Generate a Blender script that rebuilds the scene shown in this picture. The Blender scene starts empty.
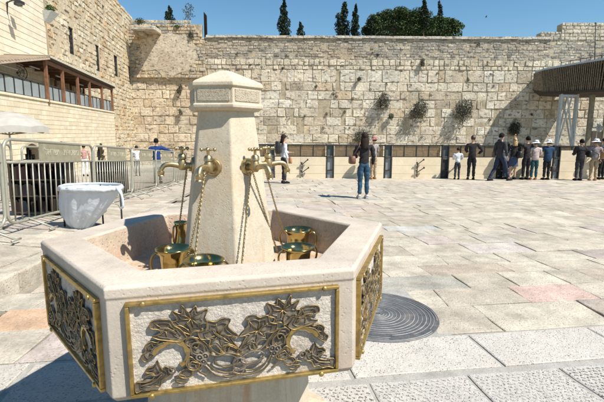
import bpy, bmesh, math, random
from math import sin, cos, pi, radians, sqrt, atan2
from mathutils import Vector, Matrix, noise
random.seed(7)
R = random.Random(11)
sc = bpy.context.scene
col = sc.collection

# ------------------------------------------------------------------ camera
F, PITCH, ROLL, EYE = 428.0, 0.1555, 0.006, 1.4
cam_d = bpy.data.cameras.new('camera'); cam = bpy.data.objects.new('camera', cam_d); col.objects.link(cam)
cam_d.sensor_width = 36; cam_d.lens = 36*F/604; cam_d.clip_end = 3000; cam_d.clip_start = 0.05
fwd = Vector((0, cos(PITCH), -sin(PITCH))); upv = Vector((0, sin(PITCH), cos(PITCH))); rt = Vector((1, 0, 0))
r2 = rt*cos(ROLL) + upv*sin(ROLL); u2 = upv*cos(ROLL) - rt*sin(ROLL)
m3 = Matrix((r2, u2, -fwd)).transposed()
cam.matrix_world = Matrix.Translation((0, 0, EYE)) @ m3.to_4x4()
sc.camera = cam

def ray(px, py):
    return (fwd + r2*((px-302)/F) - u2*((py-201)/F))
def at(px, py, Y):
    d = ray(px, py); return Vector((0, 0, EYE)) + d*(Y/d.y)

# ------------------------------------------------------------------ mesh collector
class MB:
    def __init__(s): s.v = []; s.f = []; s.c = []; s.m = []
    def add(s, vs, fs, c=None, m=0):
        o = len(s.v); s.v += [tuple(v) for v in vs]
        for f in fs: s.f.append(tuple(i+o for i in f)); s.c.append(c); s.m.append(m)
        return s
    def box(s, c, size, rz=0, mat=None, col=None, m=0):
        x, y, z = size[0]/2, size[1]/2, size[2]/2
        vs = [Vector((a*x, b*y, d*z)) for d in (-1, 1) for b in (-1, 1) for a in (-1, 1)]
        M_ = Matrix.Translation(c) @ (mat.to_4x4() if mat is not None else Matrix.Rotation(rz, 4, 'Z'))
        return s.add([M_ @ v for v in vs], [(0, 2, 3, 1), (4, 5, 7, 6), (0, 1, 5, 4), (2, 6, 7, 3), (0, 4, 6, 2), (1, 3, 7, 5)], col, m)
    def bar(s, a, b, w, d, col=None, m=0):
        a = Vector(a); b = Vector(b); z = (b-a); L = z.length; z.normalize()
        x = z.orthogonal() if abs(z.z) > .99 else z.cross(Vector((0, 0, 1))); x.normalize()
        if abs(z.z) > .99: x = Vector((1, 0, 0))
        y = z.cross(x); y.normalize()
        M_ = Matrix((x, y, z)).transposed()
        return s.box((a+b)/2, (w, d, L), mat=M_, col=col, m=m)
    def tube(s, pts, r, n=8, cap=True, closed=False, col=None, m=0):
        pts = [Vector(p) for p in pts]; k = len(pts)
        rs = r if isinstance(r, (list, tuple)) else [r]*k
        vs = []; prev = None
        for i, p in enumerate(pts):
            if closed: t = pts[(i+1) % k]-pts[i-1]
            else: t = pts[min(i+1, k-1)]-pts[max(i-1, 0)]
            t.normalize()
            if prev is None: x = t.orthogonal().normalized()
            else:
                x = prev - t*prev.dot(t)
                x = x.normalized() if x.length > 1e-6 else t.orthogonal().normalized()
            prev = x; y = t.cross(x)
            for j in range(n):
                a = 2*pi*j/n; vs.append(p + (x*cos(a)+y*sin(a))*rs[i])
        fs = []
        for i in range(k if closed else k-1):
            for j in range(n):
                i2 = (i+1) % k; j2 = (j+1) % n
                fs.append((i*n+j, i*n+j2, i2*n+j2, i2*n+j))
        if cap and not closed:
            fs.append(tuple(reversed(range(n)))); fs.append(tuple(range((k-1)*n, k*n)))
        return s.add(vs, fs, col, m)
    def lathe(s, prof, n=24, origin=(0, 0, 0), axis=None, col=None, m=0, cap=True, phase=0):
        o = Vector(origin)
        z = Vector(axis).normalized() if axis else Vector((0, 0, 1))
        x = z.orthogonal().normalized() if axis else Vector((1, 0, 0)); y = z.cross(x)
        vs = []
        for (r, h) in prof:
            for j in range(n):
                a = 2*pi*j/n + phase; vs.append(o + (x*cos(a)+y*sin(a))*r + z*h)
        fs = []
        for i in range(len(prof)-1):
            for j in range(n):
                j2 = (j+1) % n; fs.append((i*n+j, i*n+j2, (i+1)*n+j2, (i+1)*n+j))
        if cap:
            fs.append(tuple(reversed(range(n)))); k = len(prof); fs.append(tuple(range((k-1)*n, k*n)))
        return s.add(vs, fs, col, m)
    def ball(s, c, r, n=10, k=6, sc_=(1, 1, 1), col=None, m=0):
        c = Vector(c); vs = []; fs = []
        for i in range(1, k):
            t = pi*i/k
            for j in range(n):
                a = 2*pi*j/n; vs.append(c + Vector((sin(t)*cos(a)*r*sc_[0], sin(t)*sin(a)*r*sc_[1], cos(t)*r*sc_[2])))
        vs.append(c+Vector((0, 0, r*sc_[2]))); vs.append(c-Vector((0, 0, r*sc_[2])))
        T = len(vs)-2
        for i in range(k-2):
            for j in range(n):
                j2 = (j+1) % n; fs.append((i*n+j, (i+1)*n+j, (i+1)*n+j2, i*n+j2))
        for j in range(n):
            j2 = (j+1) % n; fs.append((T, j, j2)); fs.append((T+1, (k-2)*n+j2, (k-2)*n+j))
        return s.add(vs, fs, col, m)
    def prism(s, poly, fr, d0, d1, col=None, m=0):
        # poly: (u,v) list; fr: function (u,v,d)->Vector
        n = len(poly)
        vs = [fr(u, v, d0) for u, v in poly] + [fr(u, v, d1) for u, v in poly]
        fs = [tuple(range(n, 2*n)), tuple(reversed(range(n)))] + [(i, (i+1) % n, n+(i+1) % n, n+i) for i in range(n)]
        return s.add(vs, fs, col, m)
    def build(s, name, mats, parent=None, smooth=False, loc=None, bevel=0, segs=2, fixn=False, autos=None):
        me = bpy.data.meshes.new(name); me.from_pydata(s.v, [], s.f); me.update()
        mats = mats if isinstance(mats, (list, tuple)) else [mats]
        for m_ in mats: me.materials.append(m_)
        if len(mats) > 1: me.polygons.foreach_set('material_index', s.m)
        if any(c is not None for c in s.c):
            ca = me.color_attributes.new('Col', 'FLOAT_COLOR', 'CORNER')
            buf = []
            for p, c in zip(me.polygons, s.c):
                c = c or (.5, .5, .5)
                buf += [c[0], c[1], c[2], 1.0]*p.loop_total
            ca.data.foreach_set('color', buf)
        if smooth or autos:
            me.polygons.foreach_set('use_smooth', [True]*len(me.polygons))
        if fixn:
            bm = bmesh.new(); bm.from_mesh(me); bmesh.ops.recalc_face_normals(bm, faces=bm.faces); bm.to_mesh(me); bm.free()
        if autos: me.set_sharp_from_angle(angle=radians(autos))
        o = bpy.data.objects.new(name, me); col.objects.link(o)
        if parent: o.parent = parent
        if loc is not None: o.location = loc
        if bevel:
            b = o.modifiers.new('bevel', 'BEVEL'); b.width = bevel; b.segments = segs; b.limit_method = 'ANGLE'; b.angle_limit = radians(25)
        return o
def tag(o, label=None, cat=None, group=None, kind=None):
    if label: o['label'] = label
    if cat: o['category'] = cat
    if group: o['group'] = group
    if kind: o['kind'] = kind
    return o
def empty(name, loc=(0, 0, 0), rz=0, label=None, cat=None, group=None):
    o = bpy.data.objects.new(name, None); o.empty_display_size = .1; col.objects.link(o)
    o.location = loc; o.rotation_euler = (0, 0, rz); return tag(o, label, cat, group)
def copy_tree(o, parent=None):
    c = o.copy(); col.objects.link(c)
    if parent: c.parent = parent
    for ch in list(o.children): copy_tree(ch, c)
    return c
def clear_local(o): return o

# ------------------------------------------------------------------ materials
def newmat(name):
    m = bpy.data.materials.new(name); m.use_nodes = True
    nt = m.node_tree; b = nt.nodes['Principled BSDF']; return m, nt, b
def N(nt, t, **kw):
    n = nt.nodes.new(t)
    for k, v in kw.items():
        if k.startswith('i_'): n.inputs[k[2:].replace('_', ' ')].default_value = v
        else: setattr(n, k, v)
    return n
def mix(nt, a, b, fac, mode='MIX'):
    n = nt.nodes.new('ShaderNodeMix'); n.data_type = 'RGBA'; n.blend_type = mode
    for i, x in ((6, a), (7, b)):
        if isinstance(x, (tuple, list)): n.inputs[i].default_value = (*x[:3], 1)
        else: nt.links.new(x, n.inputs[i])
    if isinstance(fac, (int, float)): n.inputs[0].default_value = fac
    else: nt.links.new(fac, n.inputs[0])
    return n.outputs[2]
def ramp(nt, src, a, b, ca=0, cb=1):
    n = nt.nodes.new('ShaderNodeMapRange'); nt.links.new(src, n.inputs[0])
    n.inputs[1].default_value = a; n.inputs[2].default_value = b; n.inputs[3].default_value = ca; n.inputs[4].default_value = cb
    return n.outputs[0]
def stone(name, base=None, scale=6, var=.35, stain=(.45, .3, .16), stainamt=.3, bump=.4, bscale=40, rough=.85, pits=0, pitscale=60, dist=.01, stscale=1.5, grit=.3, dark=(.12, .1, .08), darkamt=0, erode=0, erscale=2):
    m, nt, b = newmat(name); L = nt.links
    tc = N(nt, 'ShaderNodeNewGeometry').outputs['Position'] if base is None else N(nt, 'ShaderNodeTexCoord').outputs['Object']
    def nz(s_, d=6, rgh=.6):
        n = N(nt, 'ShaderNodeTexNoise'); n.inputs['Scale'].default_value = s_; n.inputs['Detail'].default_value = d; n.inputs['Roughness'].default_value = rgh
        L.new(tc, n.inputs['Vector']); return n.outputs['Fac']
    if base is None:
        a = N(nt, 'ShaderNodeAttribute', attribute_name='Col'); c = a.outputs['Color']
    else:
        r_ = N(nt, 'ShaderNodeRGB'); r_.outputs[0].default_value = (*base, 1); c = r_.outputs[0]
    n1 = nz(scale); n2 = nz(stscale, 4); n3 = nz(bscale, 8, .7)
    f1 = ramp(nt, n1, .3, .7, 1-var, 1+var*.5)
    g = N(nt, 'ShaderNodeCombineColor')
    for i in range(3): L.new(f1, g.inputs[i])
    c = mix(nt, c, g.outputs[0], 1, 'MULTIPLY')
    c = mix(nt, c, stain, ramp(nt, n2, .52, .72, 0, stainamt))
    if darkamt:
        n5 = nz(stscale*2.3, 8, .75)
        c = mix(nt, c, dark, ramp(nt, n5, .56, .68, 0, darkamt))
    f3 = ramp(nt, n3, .3, .7, 1-grit, 1+grit*.4)
    g = N(nt, 'ShaderNodeCombineColor')
    for i in range(3): L.new(f3, g.inputs[i])
    c = mix(nt, c, g.outputs[0], 1, 'MULTIPLY')
    h = n3
    if pits:
        vo = N(nt, 'ShaderNodeTexVoronoi'); vo.inputs['Scale'].default_value = pitscale; L.new(tc, vo.inputs['Vector'])
        p = ramp(nt, vo.outputs['Distance'], .12, .3, 0, 1)
        n4 = nz(pitscale*.25, 3); pm = ramp(nt, n4, .42, .55, 1, 0)
        mx = N(nt, 'ShaderNodeMath', operation='MAXIMUM'); L.new(p, mx.inputs[0]); L.new(pm, mx.inputs[1])
        c = mix(nt, mix(nt, c, (.35, .3, .24), pits), c, mx.outputs[0])
        ad = N(nt, 'ShaderNodeMath', operation='ADD'); L.new(mx.outputs[0], ad.inputs[0]); L.new(n3, ad.inputs[1]); h = ad.outputs[0]
    if erode:
        mp_ = N(nt, 'ShaderNodeMapping'); mp_.inputs['Scale'].default_value = (1, 1, 1.9); L.new(tc, mp_.inputs[0])
        ne = N(nt, 'ShaderNodeTexNoise'); ne.inputs['Scale'].default_value = erscale; ne.inputs['Detail'].default_value = 9; ne.inputs['Roughness'].default_value = .72; L.new(mp_.outputs[0], ne.inputs['Vector'])
        em = ramp(nt, ne.outputs['Fac'], .565, .64, 0, 1)
        c = mix(nt, c, mix(nt, c, (.16, .13, .095), erode), em)
        sb_ = N(nt, 'ShaderNodeMath', operation='SUBTRACT'); L.new(h, sb_.inputs[0]); L.new(em, sb_.inputs[1]); h = sb_.outputs[0]
    L.new(c, b.inputs['Base Color']); b.inputs['Roughness'].default_value = rough
    b.inputs['Specular IOR Level'].default_value = .3
    bp = N(nt, 'ShaderNodeBump'); bp.inputs['Strength'].default_value = bump; bp.inputs['Distance'].default_value = dist
    L.new(h, bp.inputs['Height']); L.new(bp.outputs[0], b.inputs['Normal'])
    return m
def plain(name, c, rough=.6, metal=0, var=.15, scale=30, bump=.15, dist=.002, spec=.4, c2=None, c2amt=.5, alpha=1, trans=0):
    m, nt, b = newmat(name); L = nt.links
    tc = N(nt, 'ShaderNodeTexCoord').outputs['Object']
    n = N(nt, 'ShaderNodeTexNoise'); n.inputs['Scale'].default_value = scale; n.inputs['Detail'].default_value = 5; L.new(tc, n.inputs['Vector'])
    f = ramp(nt, n.outputs['Fac'], .3, .7, 1-var, 1+var)
    g = N(nt, 'ShaderNodeCombineColor')
    for i in range(3): L.new(f, g.inputs[i])
    cc = mix(nt, c, g.outputs[0], 1, 'MULTIPLY')
    if c2: cc = mix(nt, cc, c2, ramp(nt, n.outputs['Fac'], .5, .62, 0, c2amt))
    L.new(cc, b.inputs['Base Color']); b.inputs['Roughness'].default_value = rough; b.inputs['Metallic'].default_value = metal
    L.new(ramp(nt, n.outputs['Fac'], .3, .7, max(0, rough-.12), min(1, rough+.12)), b.inputs['Roughness'])
    b.inputs['Specular IOR Level'].default_value = spec
    if bump:
        bp = N(nt, 'ShaderNodeBump'); bp.inputs['Strength'].default_value = bump; bp.inputs['Distance'].default_value = dist
        L.new(n.outputs['Fac'], bp.inputs['Height']); L.new(bp.outputs[0], b.inputs['Normal'])
    b.inputs['Alpha'].default_value = alpha
    if trans: b.inputs['Transmission Weight'].default_value = trans
    return m
def cloth(name, c, **k): return plain(name, c, rough=.85, var=.25, scale=9, bump=.5, dist=.02, spec=.15, **k)
def attr_mat(name, rough=.8, var=.3, scale=3, spec=.2, sub=False):
    m, nt, b = newmat(name); L = nt.links
    a = N(nt, 'ShaderNodeAttribute', attribute_name='Col')
    tc = N(nt, 'ShaderNodeNewGeometry').outputs['Position']
    n = N(nt, 'ShaderNodeTexNoise'); n.inputs['Scale'].default_value = scale; L.new(tc, n.inputs['Vector'])
    f = ramp(nt, n.outputs['Fac'], .3, .7, 1-var, 1+var)
    g = N(nt, 'ShaderNodeCombineColor')
    for i in range(3): L.new(f, g.inputs[i])
    L.new(mix(nt, a.outputs['Color'], g.outputs[0], 1, 'MULTIPLY'), b.inputs['Base Color'])
    b.inputs['Roughness'].default_value = rough; b.inputs['Specular IOR Level'].default_value = spec
    return m

M_pave = stone('paving_stone', None, scale=4, var=.34, stain=(.50, .40, .28), stainamt=.45, bump=.55, bscale=45, pits=.55, pitscale=38, dist=.012, stscale=1.6, grit=.28, dark=(.28, .24, .19), darkamt=.62)
M_slab = stone('dressed_slab', None, scale=6, var=.12, stain=(.55, .42, .36), stainamt=.3, bump=.9, bscale=60, pits=.85, pitscale=58, dist=.01, stscale=3, grit=.25, dark=(.3, .27, .24), darkamt=.3)
M_joint = stone('joint_mortar', (.33, .29, .23), scale=12, var=.3, bump=.6, bscale=90, stainamt=.2, grit=.4)
M_cement = stone('cement', (.40, .38, .34), scale=9, var=.25, bump=.5, bscale=90, stainamt=.1, grit=.3)
M_wall = stone('ancient_stone', None, scale=.8, var=.26, stain=(.62, .47, .29), stainamt=.4, bump=1, bscale=3.0, dist=.12, stscale=.25, grit=.36, dark=(.24, .2, .15), darkamt=.5, erode=.75, erscale=1.5)
M_wallup = stone('weathered_small_stone', None, scale=1.2, var=.3, stain=(.42, .33, .22), stainamt=.4, bump=1, bscale=4, dist=.1, stscale=.3, grit=.40, dark=(.18, .16, .13), darkamt=.5, erode=.7, erscale=2.4)
M_rough = stone('rough_masonry', None, scale=1.6, var=.28, stain=(.55, .36, .18), stainamt=.4, bump=1, bscale=5, dist=.06, stscale=.35, grit=.32, dark=(.2, .15, .1), darkamt=.3, erode=.6, erscale=2.4)
M_smooth = stone('sawn_masonry', None, scale=2, var=.12, stain=(.6, .45, .25), stainamt=.25, bump=.4, bscale=12, dist=.01, stscale=.8, grit=.14)
M_mortar = stone('wall_mortar', (.50, .42, .29), scale=1.5, var=.4, bump=.8, bscale=6, dist=.05, grit=.3)
M_mortar2 = stone('pale_mortar', (.50, .42, .29), scale=1.5, var=.2, bump=.5, bscale=6, dist=.02, grit=.2)
M_fount = stone('fountain_limestone', (.525, .455, .375), scale=4, var=.26, stain=(.46, .33, .25), stainamt=.5, bump=.35, bscale=120, dist=.003, stscale=3.2, grit=.14, pits=.3, pitscale=70, dark=(.33, .29, .25), darkamt=.5)
M_fountin = stone('basin_inside_limestone', (.54, .43, .32), scale=10, var=.2, stain=(.45, .25, .15), stainamt=.5, bump=.6, bscale=90, dist=.006, stscale=5, grit=.25, pits=.5, pitscale=60, dark=(.22, .15, .11), darkamt=.5)
M_pillar = stone('pillar_limestone', (.56, .49, .37), scale=7, var=.12, stain=(.5, .33, .17), stainamt=.4, bump=.3, bscale=90, dist=.003, stscale=4, grit=.16, pits=.25, pitscale=95, dark=(.34, .28, .2), darkamt=.5)
M_panelst = stone('hammered_panel_stone', (.82, .735, .63), scale=20, var=.2, stain=(.45, .33, .24), stainamt=.4, bump=1, bscale=110, dist=.012, stscale=7, grit=.3)
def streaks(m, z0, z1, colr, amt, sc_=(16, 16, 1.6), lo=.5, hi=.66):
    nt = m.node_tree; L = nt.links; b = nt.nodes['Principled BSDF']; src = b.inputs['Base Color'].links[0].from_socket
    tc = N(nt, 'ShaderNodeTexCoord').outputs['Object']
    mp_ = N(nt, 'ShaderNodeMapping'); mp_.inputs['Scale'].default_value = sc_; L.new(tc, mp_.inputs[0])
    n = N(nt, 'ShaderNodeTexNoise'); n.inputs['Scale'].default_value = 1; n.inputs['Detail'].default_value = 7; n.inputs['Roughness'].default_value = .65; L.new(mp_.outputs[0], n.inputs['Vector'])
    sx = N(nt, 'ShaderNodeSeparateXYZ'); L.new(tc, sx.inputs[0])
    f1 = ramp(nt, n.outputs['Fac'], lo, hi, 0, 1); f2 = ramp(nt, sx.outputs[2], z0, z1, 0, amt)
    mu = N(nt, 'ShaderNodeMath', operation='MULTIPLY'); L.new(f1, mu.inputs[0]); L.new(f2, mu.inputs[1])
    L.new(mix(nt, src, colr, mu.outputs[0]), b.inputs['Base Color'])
streaks(M_pillar, 1.25, .85, (.42, .24, .11), .65)
streaks(M_pillar, 1.32, 1.1, (.40, .35, .28), .4, (28, 28, 1.1), .48, .62)
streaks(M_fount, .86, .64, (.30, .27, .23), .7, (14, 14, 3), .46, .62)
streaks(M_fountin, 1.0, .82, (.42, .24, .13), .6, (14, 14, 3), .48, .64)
M_brass = plain('old_brass', (.50, .39, .21), rough=.42, metal=1, var=.3, scale=25, c2=(.26, .19, .11), c2amt=.6)
M_gilt = plain('gilded_brass', (.50, .35, .12), rough=.45, metal=.85, var=.35, scale=30, c2=(.20, .14, .08), c2amt=.7, bump=.4)
M_gline = plain('worn_gilding', (.34, .24, .10), rough=.5, metal=.7, var=.4, scale=38, c2=(.075, .06, .045), c2amt=.95, bump=.4)
M_bronze = plain('patinated_bronze', (.15, .125, .098), rough=.5, metal=.45, var=.35, scale=40, c2=(.34, .29, .22), c2amt=.5, bump=.4)
M_cup = plain('polished_brass', (.46, .36, .15), rough=.2, metal=1, var=.25, scale=12, c2=(.27, .21, .11), c2amt=.4, bump=.05)
M_iron = stone('cast_iron', (.115, .118, .12), scale=14, var=.3, bump=.6, bscale=120, dist=.003, stain=(.25, .22, .19), stainamt=.5, stscale=6, grit=.4, rough=.6)
M_ironl = stone('worn_iron_ridge', (.34, .335, .33), scale=14, var=.3, bump=.5, bscale=120, dist=.003, stainamt=.2, stscale=6, grit=.3, rough=.5)
M_galv = plain('painted_steel_tan', (.36, .345, .275), rough=.42, metal=.35, var=.15, scale=14, c2=(.24, .21, .16), c2amt=.3)
M_signp = plain('stamped_sign_plate', (.33, .30, .21), rough=.5, metal=.3, var=.15, scale=10)
M_signt = plain('sign_lettering', (.40, .375, .28), rough=.6, var=.1)
M_bag = plain('white_plastic_film', (.60, .63, .68), rough=.35, var=.06, scale=6, bump=.9, dist=.03, alpha=.86)
M_dsteel = plain('dark_steel', (.045, .045, .045), rough=.5, metal=.4, var=.3)
M_blueg = plain('grey_steel_paint', (.50, .54, .54), rough=.5, metal=.2, var=.15, scale=5)
M_wood = plain('weathered_timber', (.19, .15, .10), rough=.75, var=.4, scale=6, bump=.5, dist=.01, c2=(.28, .22, .14), c2amt=.5)
M_woodb = plain('brown_beam_timber', (.19, .09, .045), rough=.6, var=.3, scale=5)
M_roofm = plain('ribbed_roof_metal', (.42, .33, .24), rough=.6, var=.2, scale=3)
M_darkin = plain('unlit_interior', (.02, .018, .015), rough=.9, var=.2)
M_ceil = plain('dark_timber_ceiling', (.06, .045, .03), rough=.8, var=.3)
M_canvas = plain('cream_canvas', (.38, .355, .31), rough=.8, var=.08, scale=4, bump=.4, dist=.02)
M_barst = stone('barrier_stone', (.74, .63, .45), scale=2.5, var=.12, stain=(.6, .42, .2), stainamt=.3, bump=.3, bscale=30, dist=.005, stscale=1, grit=.12)
M_leafd = attr_mat('dark_foliage', var=.45, scale=.9)
M_leafg = attr_mat('wall_plant_foliage', var=.4, scale=2)
M_bark = stone('bark', (.12, .09, .06), scale=6, var=.4, bump=1, bscale=12, dist=.05)
M_skin = plain('skin', (.50, .31, .21), rough=.55, var=.08, scale=20, bump=.1)
M_black = cloth('black_cloth', (.022, .021, .024))
def glassmat(name, c, a, rough=.1):
    m, nt, b = newmat(name); L = nt.links
    out = nt.nodes['Material Output']
    t = N(nt, 'ShaderNodeBsdfTransparent'); t.inputs[0].default_value = (*c, 1)
    gl = N(nt, 'ShaderNodeBsdfPrincipled'); gl.inputs['Base Color'].default_value = (*[x*.5 for x in c], 1); gl.inputs['Roughness'].default_value = rough
    mx = N(nt, 'ShaderNodeMixShader'); mx.inputs[0].default_value = a
    L.new(t.outputs[0], mx.inputs[1]); L.new(gl.outputs[0], mx.inputs[2]); L.new(mx.outputs[0], out.inputs[0]); return m
M_brglass = glassmat('brown_tinted_glass', (.62, .52, .38), .35)
M_rglass = plain('grey_railing_glass', (.23, .27, .28), rough=.15, var=.15, scale=1, bump=0, spec=.8)

# ------------------------------------------------------------------ world + sun
SUN_AZ, SUN_EL = radians(59), radians(53)      # azimuth measured from 'towards the camera' (-Y) to the right (+X)
sd = Vector((sin(SUN_AZ)*cos(SUN_EL), -cos(SUN_AZ)*cos(SUN_EL), sin(SUN_EL)))
w = bpy.data.worlds.new('World'); sc.world = w; w.use_nodes = True
nt = w.node_tree; bg = nt.nodes['Background']
sky = nt.nodes.new('ShaderNodeTexSky'); sky.sky_type = 'NISHITA'; sky.sun_disc = False
sky.sun_elevation = SUN_EL; sky.sun_rotation = atan2(sd.x, sd.y); sky.altitude = 780; sky.air_density = 1.0; sky.air_density = 1.15; sky.dust_density = .1; sky.ozone_density = 1.2
hs = nt.nodes.new('ShaderNodeHueSaturation'); hs.inputs['Saturation'].default_value = 1.25; hs.inputs['Hue'].default_value = .492; nt.links.new(sky.outputs[0], hs.inputs['Color']); nt.links.new(hs.outputs[0], bg.inputs[0]); bg.inputs[1].default_value = .086
sl = bpy.data.lights.new('sun', 'SUN'); sl.energy = 5; sl.angle = radians(.53); sl.color = (1, .955, .88)
so = bpy.data.objects.new('sun', sl); col.objects.link(so)
so.rotation_euler = (-sd).to_track_quat('-Z', 'Y').to_euler(); so.location = (30, -15, 40)
sc.view_settings.view_transform = 'Standard'; sc.view_settings.look = 'None'; sc.view_settings.exposure = .6; sc.view_settings.gamma = 1
sc.view_settings.use_curve_mapping = False
sc.render.engine = 'CYCLES'; sc.render.resolution_x = 1024; sc.render.resolution_y = 682
sc.cycles.transparent_max_bounces = 16

# ------------------------------------------------------------------ ground
def kx(y): return -2.75 - .022*(y-3.7)                      # kerb line
def kh(y): return max(0, .14*(1-(y-3.7)/6.5)) if y > 3.7 else .14
def gmain(x, y):
    if y < 19: return -.02*y
    return -.38 - min(5.2, (y-19)*.25)
def gleft(x, y):
    t = (kx(y)-x)/1.1; t = max(0, min(1, t)); t = t*t*(3-2*t)
    a = gmain(x, min(y, 19)) + kh(y); b = .40 - .058*y
    return a + (b-a)*t
def G(x, y): return gleft(x, y) if x < kx(y) else gmain(x, y)

xs = [-400, -120, -60, -35, -25] + [-20+i for i in range(0, 37)] + [20, 26, 40, 60, 120, 400]
ys = [-60, -20, -8] + [-4+i*.9 for i in range(0, 27)] + [21, 24, 28, 34, 42, 50, 60, 90, 200, 900]
b_ = MB()
ximg = sorted(set(xs))
vs = []
for y in ys:
    for x in ximg:
        vs.append((x, y, (min(G(x, y), gmain(x, y)) if x > -4.5 else G(x, y)) - .06))
nx = len(ximg)
fs = [(j*nx+i, j*nx+i+1, (j+1)*nx+i+1, (j+1)*nx+i) for j in range(len(ys)-1) for i in range(nx-1)]
b_.add(vs, fs); g_ = b_.build('ground', M_joint, smooth=False); tag(g_, kind='structure')

E1 = Vector((.9884, .1522)); E2 = Vector((-.1522, .9884))
def PAL(r):
    t = r.random()
    if t < .45: c = (.585, .515, .41)
    elif t < .66: c = (.55, .485, .38)
    elif t < .80: c = (.62, .555, .44)
    elif t < .86: c = (.54, .46, .385)
    elif t < .905: c = (.57, .475, .37)
    elif t < .95: c = (.50, .465, .39)
    else: c = (.55, .465, .405)
    k = r.uniform(.76, .93); return tuple(x*k for x in c)
def slab(mb, quad, zf, c, r, gap=.012, h=.0, lift=0):
    cx = sum(p[0] for p in quad)/4; cy = sum(p[1] for p in quad)/4
    out = []; inn = []; low = []
    tx = r.gauss(0, .004); ty = r.gauss(0, .004); dz = r.gauss(0, .0025)+lift
    # ragged edges: subdivide each side and wobble it
    pts = []
    for i in range(4):
        a = Vector(quad[i]); b = Vector(quad[(i+1) % 4])
        for t in (0, .33, .67):
            pts.append(a.lerp(b, t) + (Vector((r.gauss(0, .006), r.gauss(0, .006))) if t else Vector((0, 0))))
    for p in pts:
        d = Vector((cx, cy))-p; L = d.length; d.normalize()
        po = p+d*gap; pi_ = p+d*(gap+.009)
        z = zf(po.x, po.y) + dz + tx*(po.x-cx) + ty*(po.y-cy)
        low.append((po.x, po.y, z-.045)); out.append((po.x, po.y, z-.004)); inn.append((pi_.x, pi_.y, z))
    n = len(pts)
    mb.add(low+out+inn, [tuple(range(2*n, 3*n))] + [(n+i, n+(i+1) % n, 2*n+(i+1) % n, 2*n+i) for i in range(n)] + [(i, (i+1) % n, n+(i+1) % n, n+i) for i in range(n)], c)
MH = at(377, 321.5, 3.33); MHC = Vector((MH.x, MH.y))
def paving(name, zf, keep, v0, v1, u0f, u1f, seed, rowr=(.34, .62), lenr=(.38, 1.05), mat=None, specials=(), clip=False):
    r = random.Random(seed); mb = MB(); v = v0
    while v < v1:
        rh = r.uniform(*rowr); u = u0f(v) - r.random(); ub = u
        base_s = r.uniform(-.01, .05); slant = base_s
        while u < u1f(v):
            L = r.uniform(*lenr)*(1 if r.random() > .2 else .6)
            s2 = base_s + r.gauss(0, .022)
            q = []
            for (uu, vv, sl_) in ((u, v, 0), (u+L, v, 0), (u+L, v+rh, s2), (u, v+rh, slant)):
                uu2 = uu+sl_
                wob = .016*noise.noise(Vector((uu2*.5, vv*2.1, seed)))*min(1, (vv-v0)*3)
                p = E1*uu2 + E2*(vv+wob); q.append((p.x, p.y))
            cx = sum(p[0] for p in q)/4; cy = sum(p[1] for p in q)/4
            slant = s2
            u += L
            if clip:
                q = [(min(x_, kx(y2_)-.262), y2_) for x_, y2_ in q]
                if max(p[0] for p in q)-min(p[0] for p in q) < .08 or abs((q[1][0]-q[0][0])+(q[2][0]-q[3][0])) < .16: continue
            if not keep(cx, cy, q): continue
            c = PAL(r)
            for (sx, sy, rad, cc) in specials:
                if abs(cx-sx) < rad and abs(cy-sy) < rad*.6: c = cc
            slab(mb, q, zf, c, r, gap=(r.uniform(.002, .006) if r.random() < .8 else r.uniform(.006, .012)))
        v += rh
    return tag(mb.build(name, mat or M_pave), kind='structure')
BARY = 17.1
sp = at(520, 303, 3.7)
specials = [(at(548, 304, 3.78).x, 3.78, .3, (.58, .42, .35)), (at(35, 345, 3.02).x, 3.02, .42, (.60, .40, .26)), (at(470, 245, 6).x, 5.9, .4, (.53, .47, .42)), (at(415, 228, 6.9).x, 6.9, .4, (.47, .46, .42))]
paving('paving', gmain, lambda x, y, q: min(p[0]-kx(p[1]) for p in q) > -.35 and y < 17.6 and not ((x-MHC.x)**2+(y-MHC.y)**2 < .3**2), 2.775, 22, lambda v: min(-3.2, -.75*v-1), lambda v: .85*v+3, 5, specials=specials)
paving('upper_paving', gleft, lambda x, y, q: y < 30 and x > -16 and x < kx(y)+.2, .8, 31, lambda v: -13, lambda v: 1.5, 9, clip=True, rowr=(.4, .7), lenr=(.5, 1.3))
tbm = MB(); ty_ = [.4+.4*i for i in range(75)]; tx_ = [-.15, -.3, -.5, -.7, -.9, -1.1, -1.3, -2, -4, -8, -14]
tbm.add([(kx(y_)+dx, y_, gleft(kx(y_)+dx, y_)-.016) for y_ in ty_ for dx in tx_], [(j*11+i, j*11+i+1, (j+1)*11+i+1, (j+1)*11+i) for j in range(74) for i in range(10)])
tag(tbm.build('terrace_bed', M_joint), kind='structure')
# dressed white slabs in two bands with cement joints
def band(name, v0, v1, u0, L, cols, tread=False):
    r = random.Random(3); mb = MB(); u = u0; nub = MB()
    while u < 4.5:
        q = []
        for (uu, vv) in ((u+.012, v0+.012), (u+L-.012, v0+.012), (u+L-.012, v1-.012), (u+.012, v1-.012)):
            p = E1*uu+E2*vv; q.append((p.x, p.y))
        c = r.choice(cols); slab(mb, q, gmain, c, r, gap=.002, lift=.002)
        if tread:
            nu = int(L/.034); nv = int((v1-v0)/.03)
            for i in range(1, nu):
                for j in range(1, nv):
                    uu = u + i*.034 + (.017 if j % 2 else 0); vv = v0 + j*.03
                    a = .6 if (i+j) % 2 else -.6
                    p = E1*uu+E2*vv; z = gmain(p.x, p.y)+.004
                    mb.box((p.x, p.y, z), (.02, .008, .006), rz=a+.15, col=c)
        u += L
    return tag(mb.build(name, M_slab), kind='structure')
WH = [(.56, .515, .44), (.54, .475, .41), (.58, .54, .475)]
band('dressed_slab_band', 2.285, 2.755, at(354, 398, 2.35).x*E1.x+2.35*E1.y - 4*.985 - .0, .985, WH)
band('tread_slab_band', 1.74, 2.245, -3.6, .62, [(.54, .51, .46)], tread=True)
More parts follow.
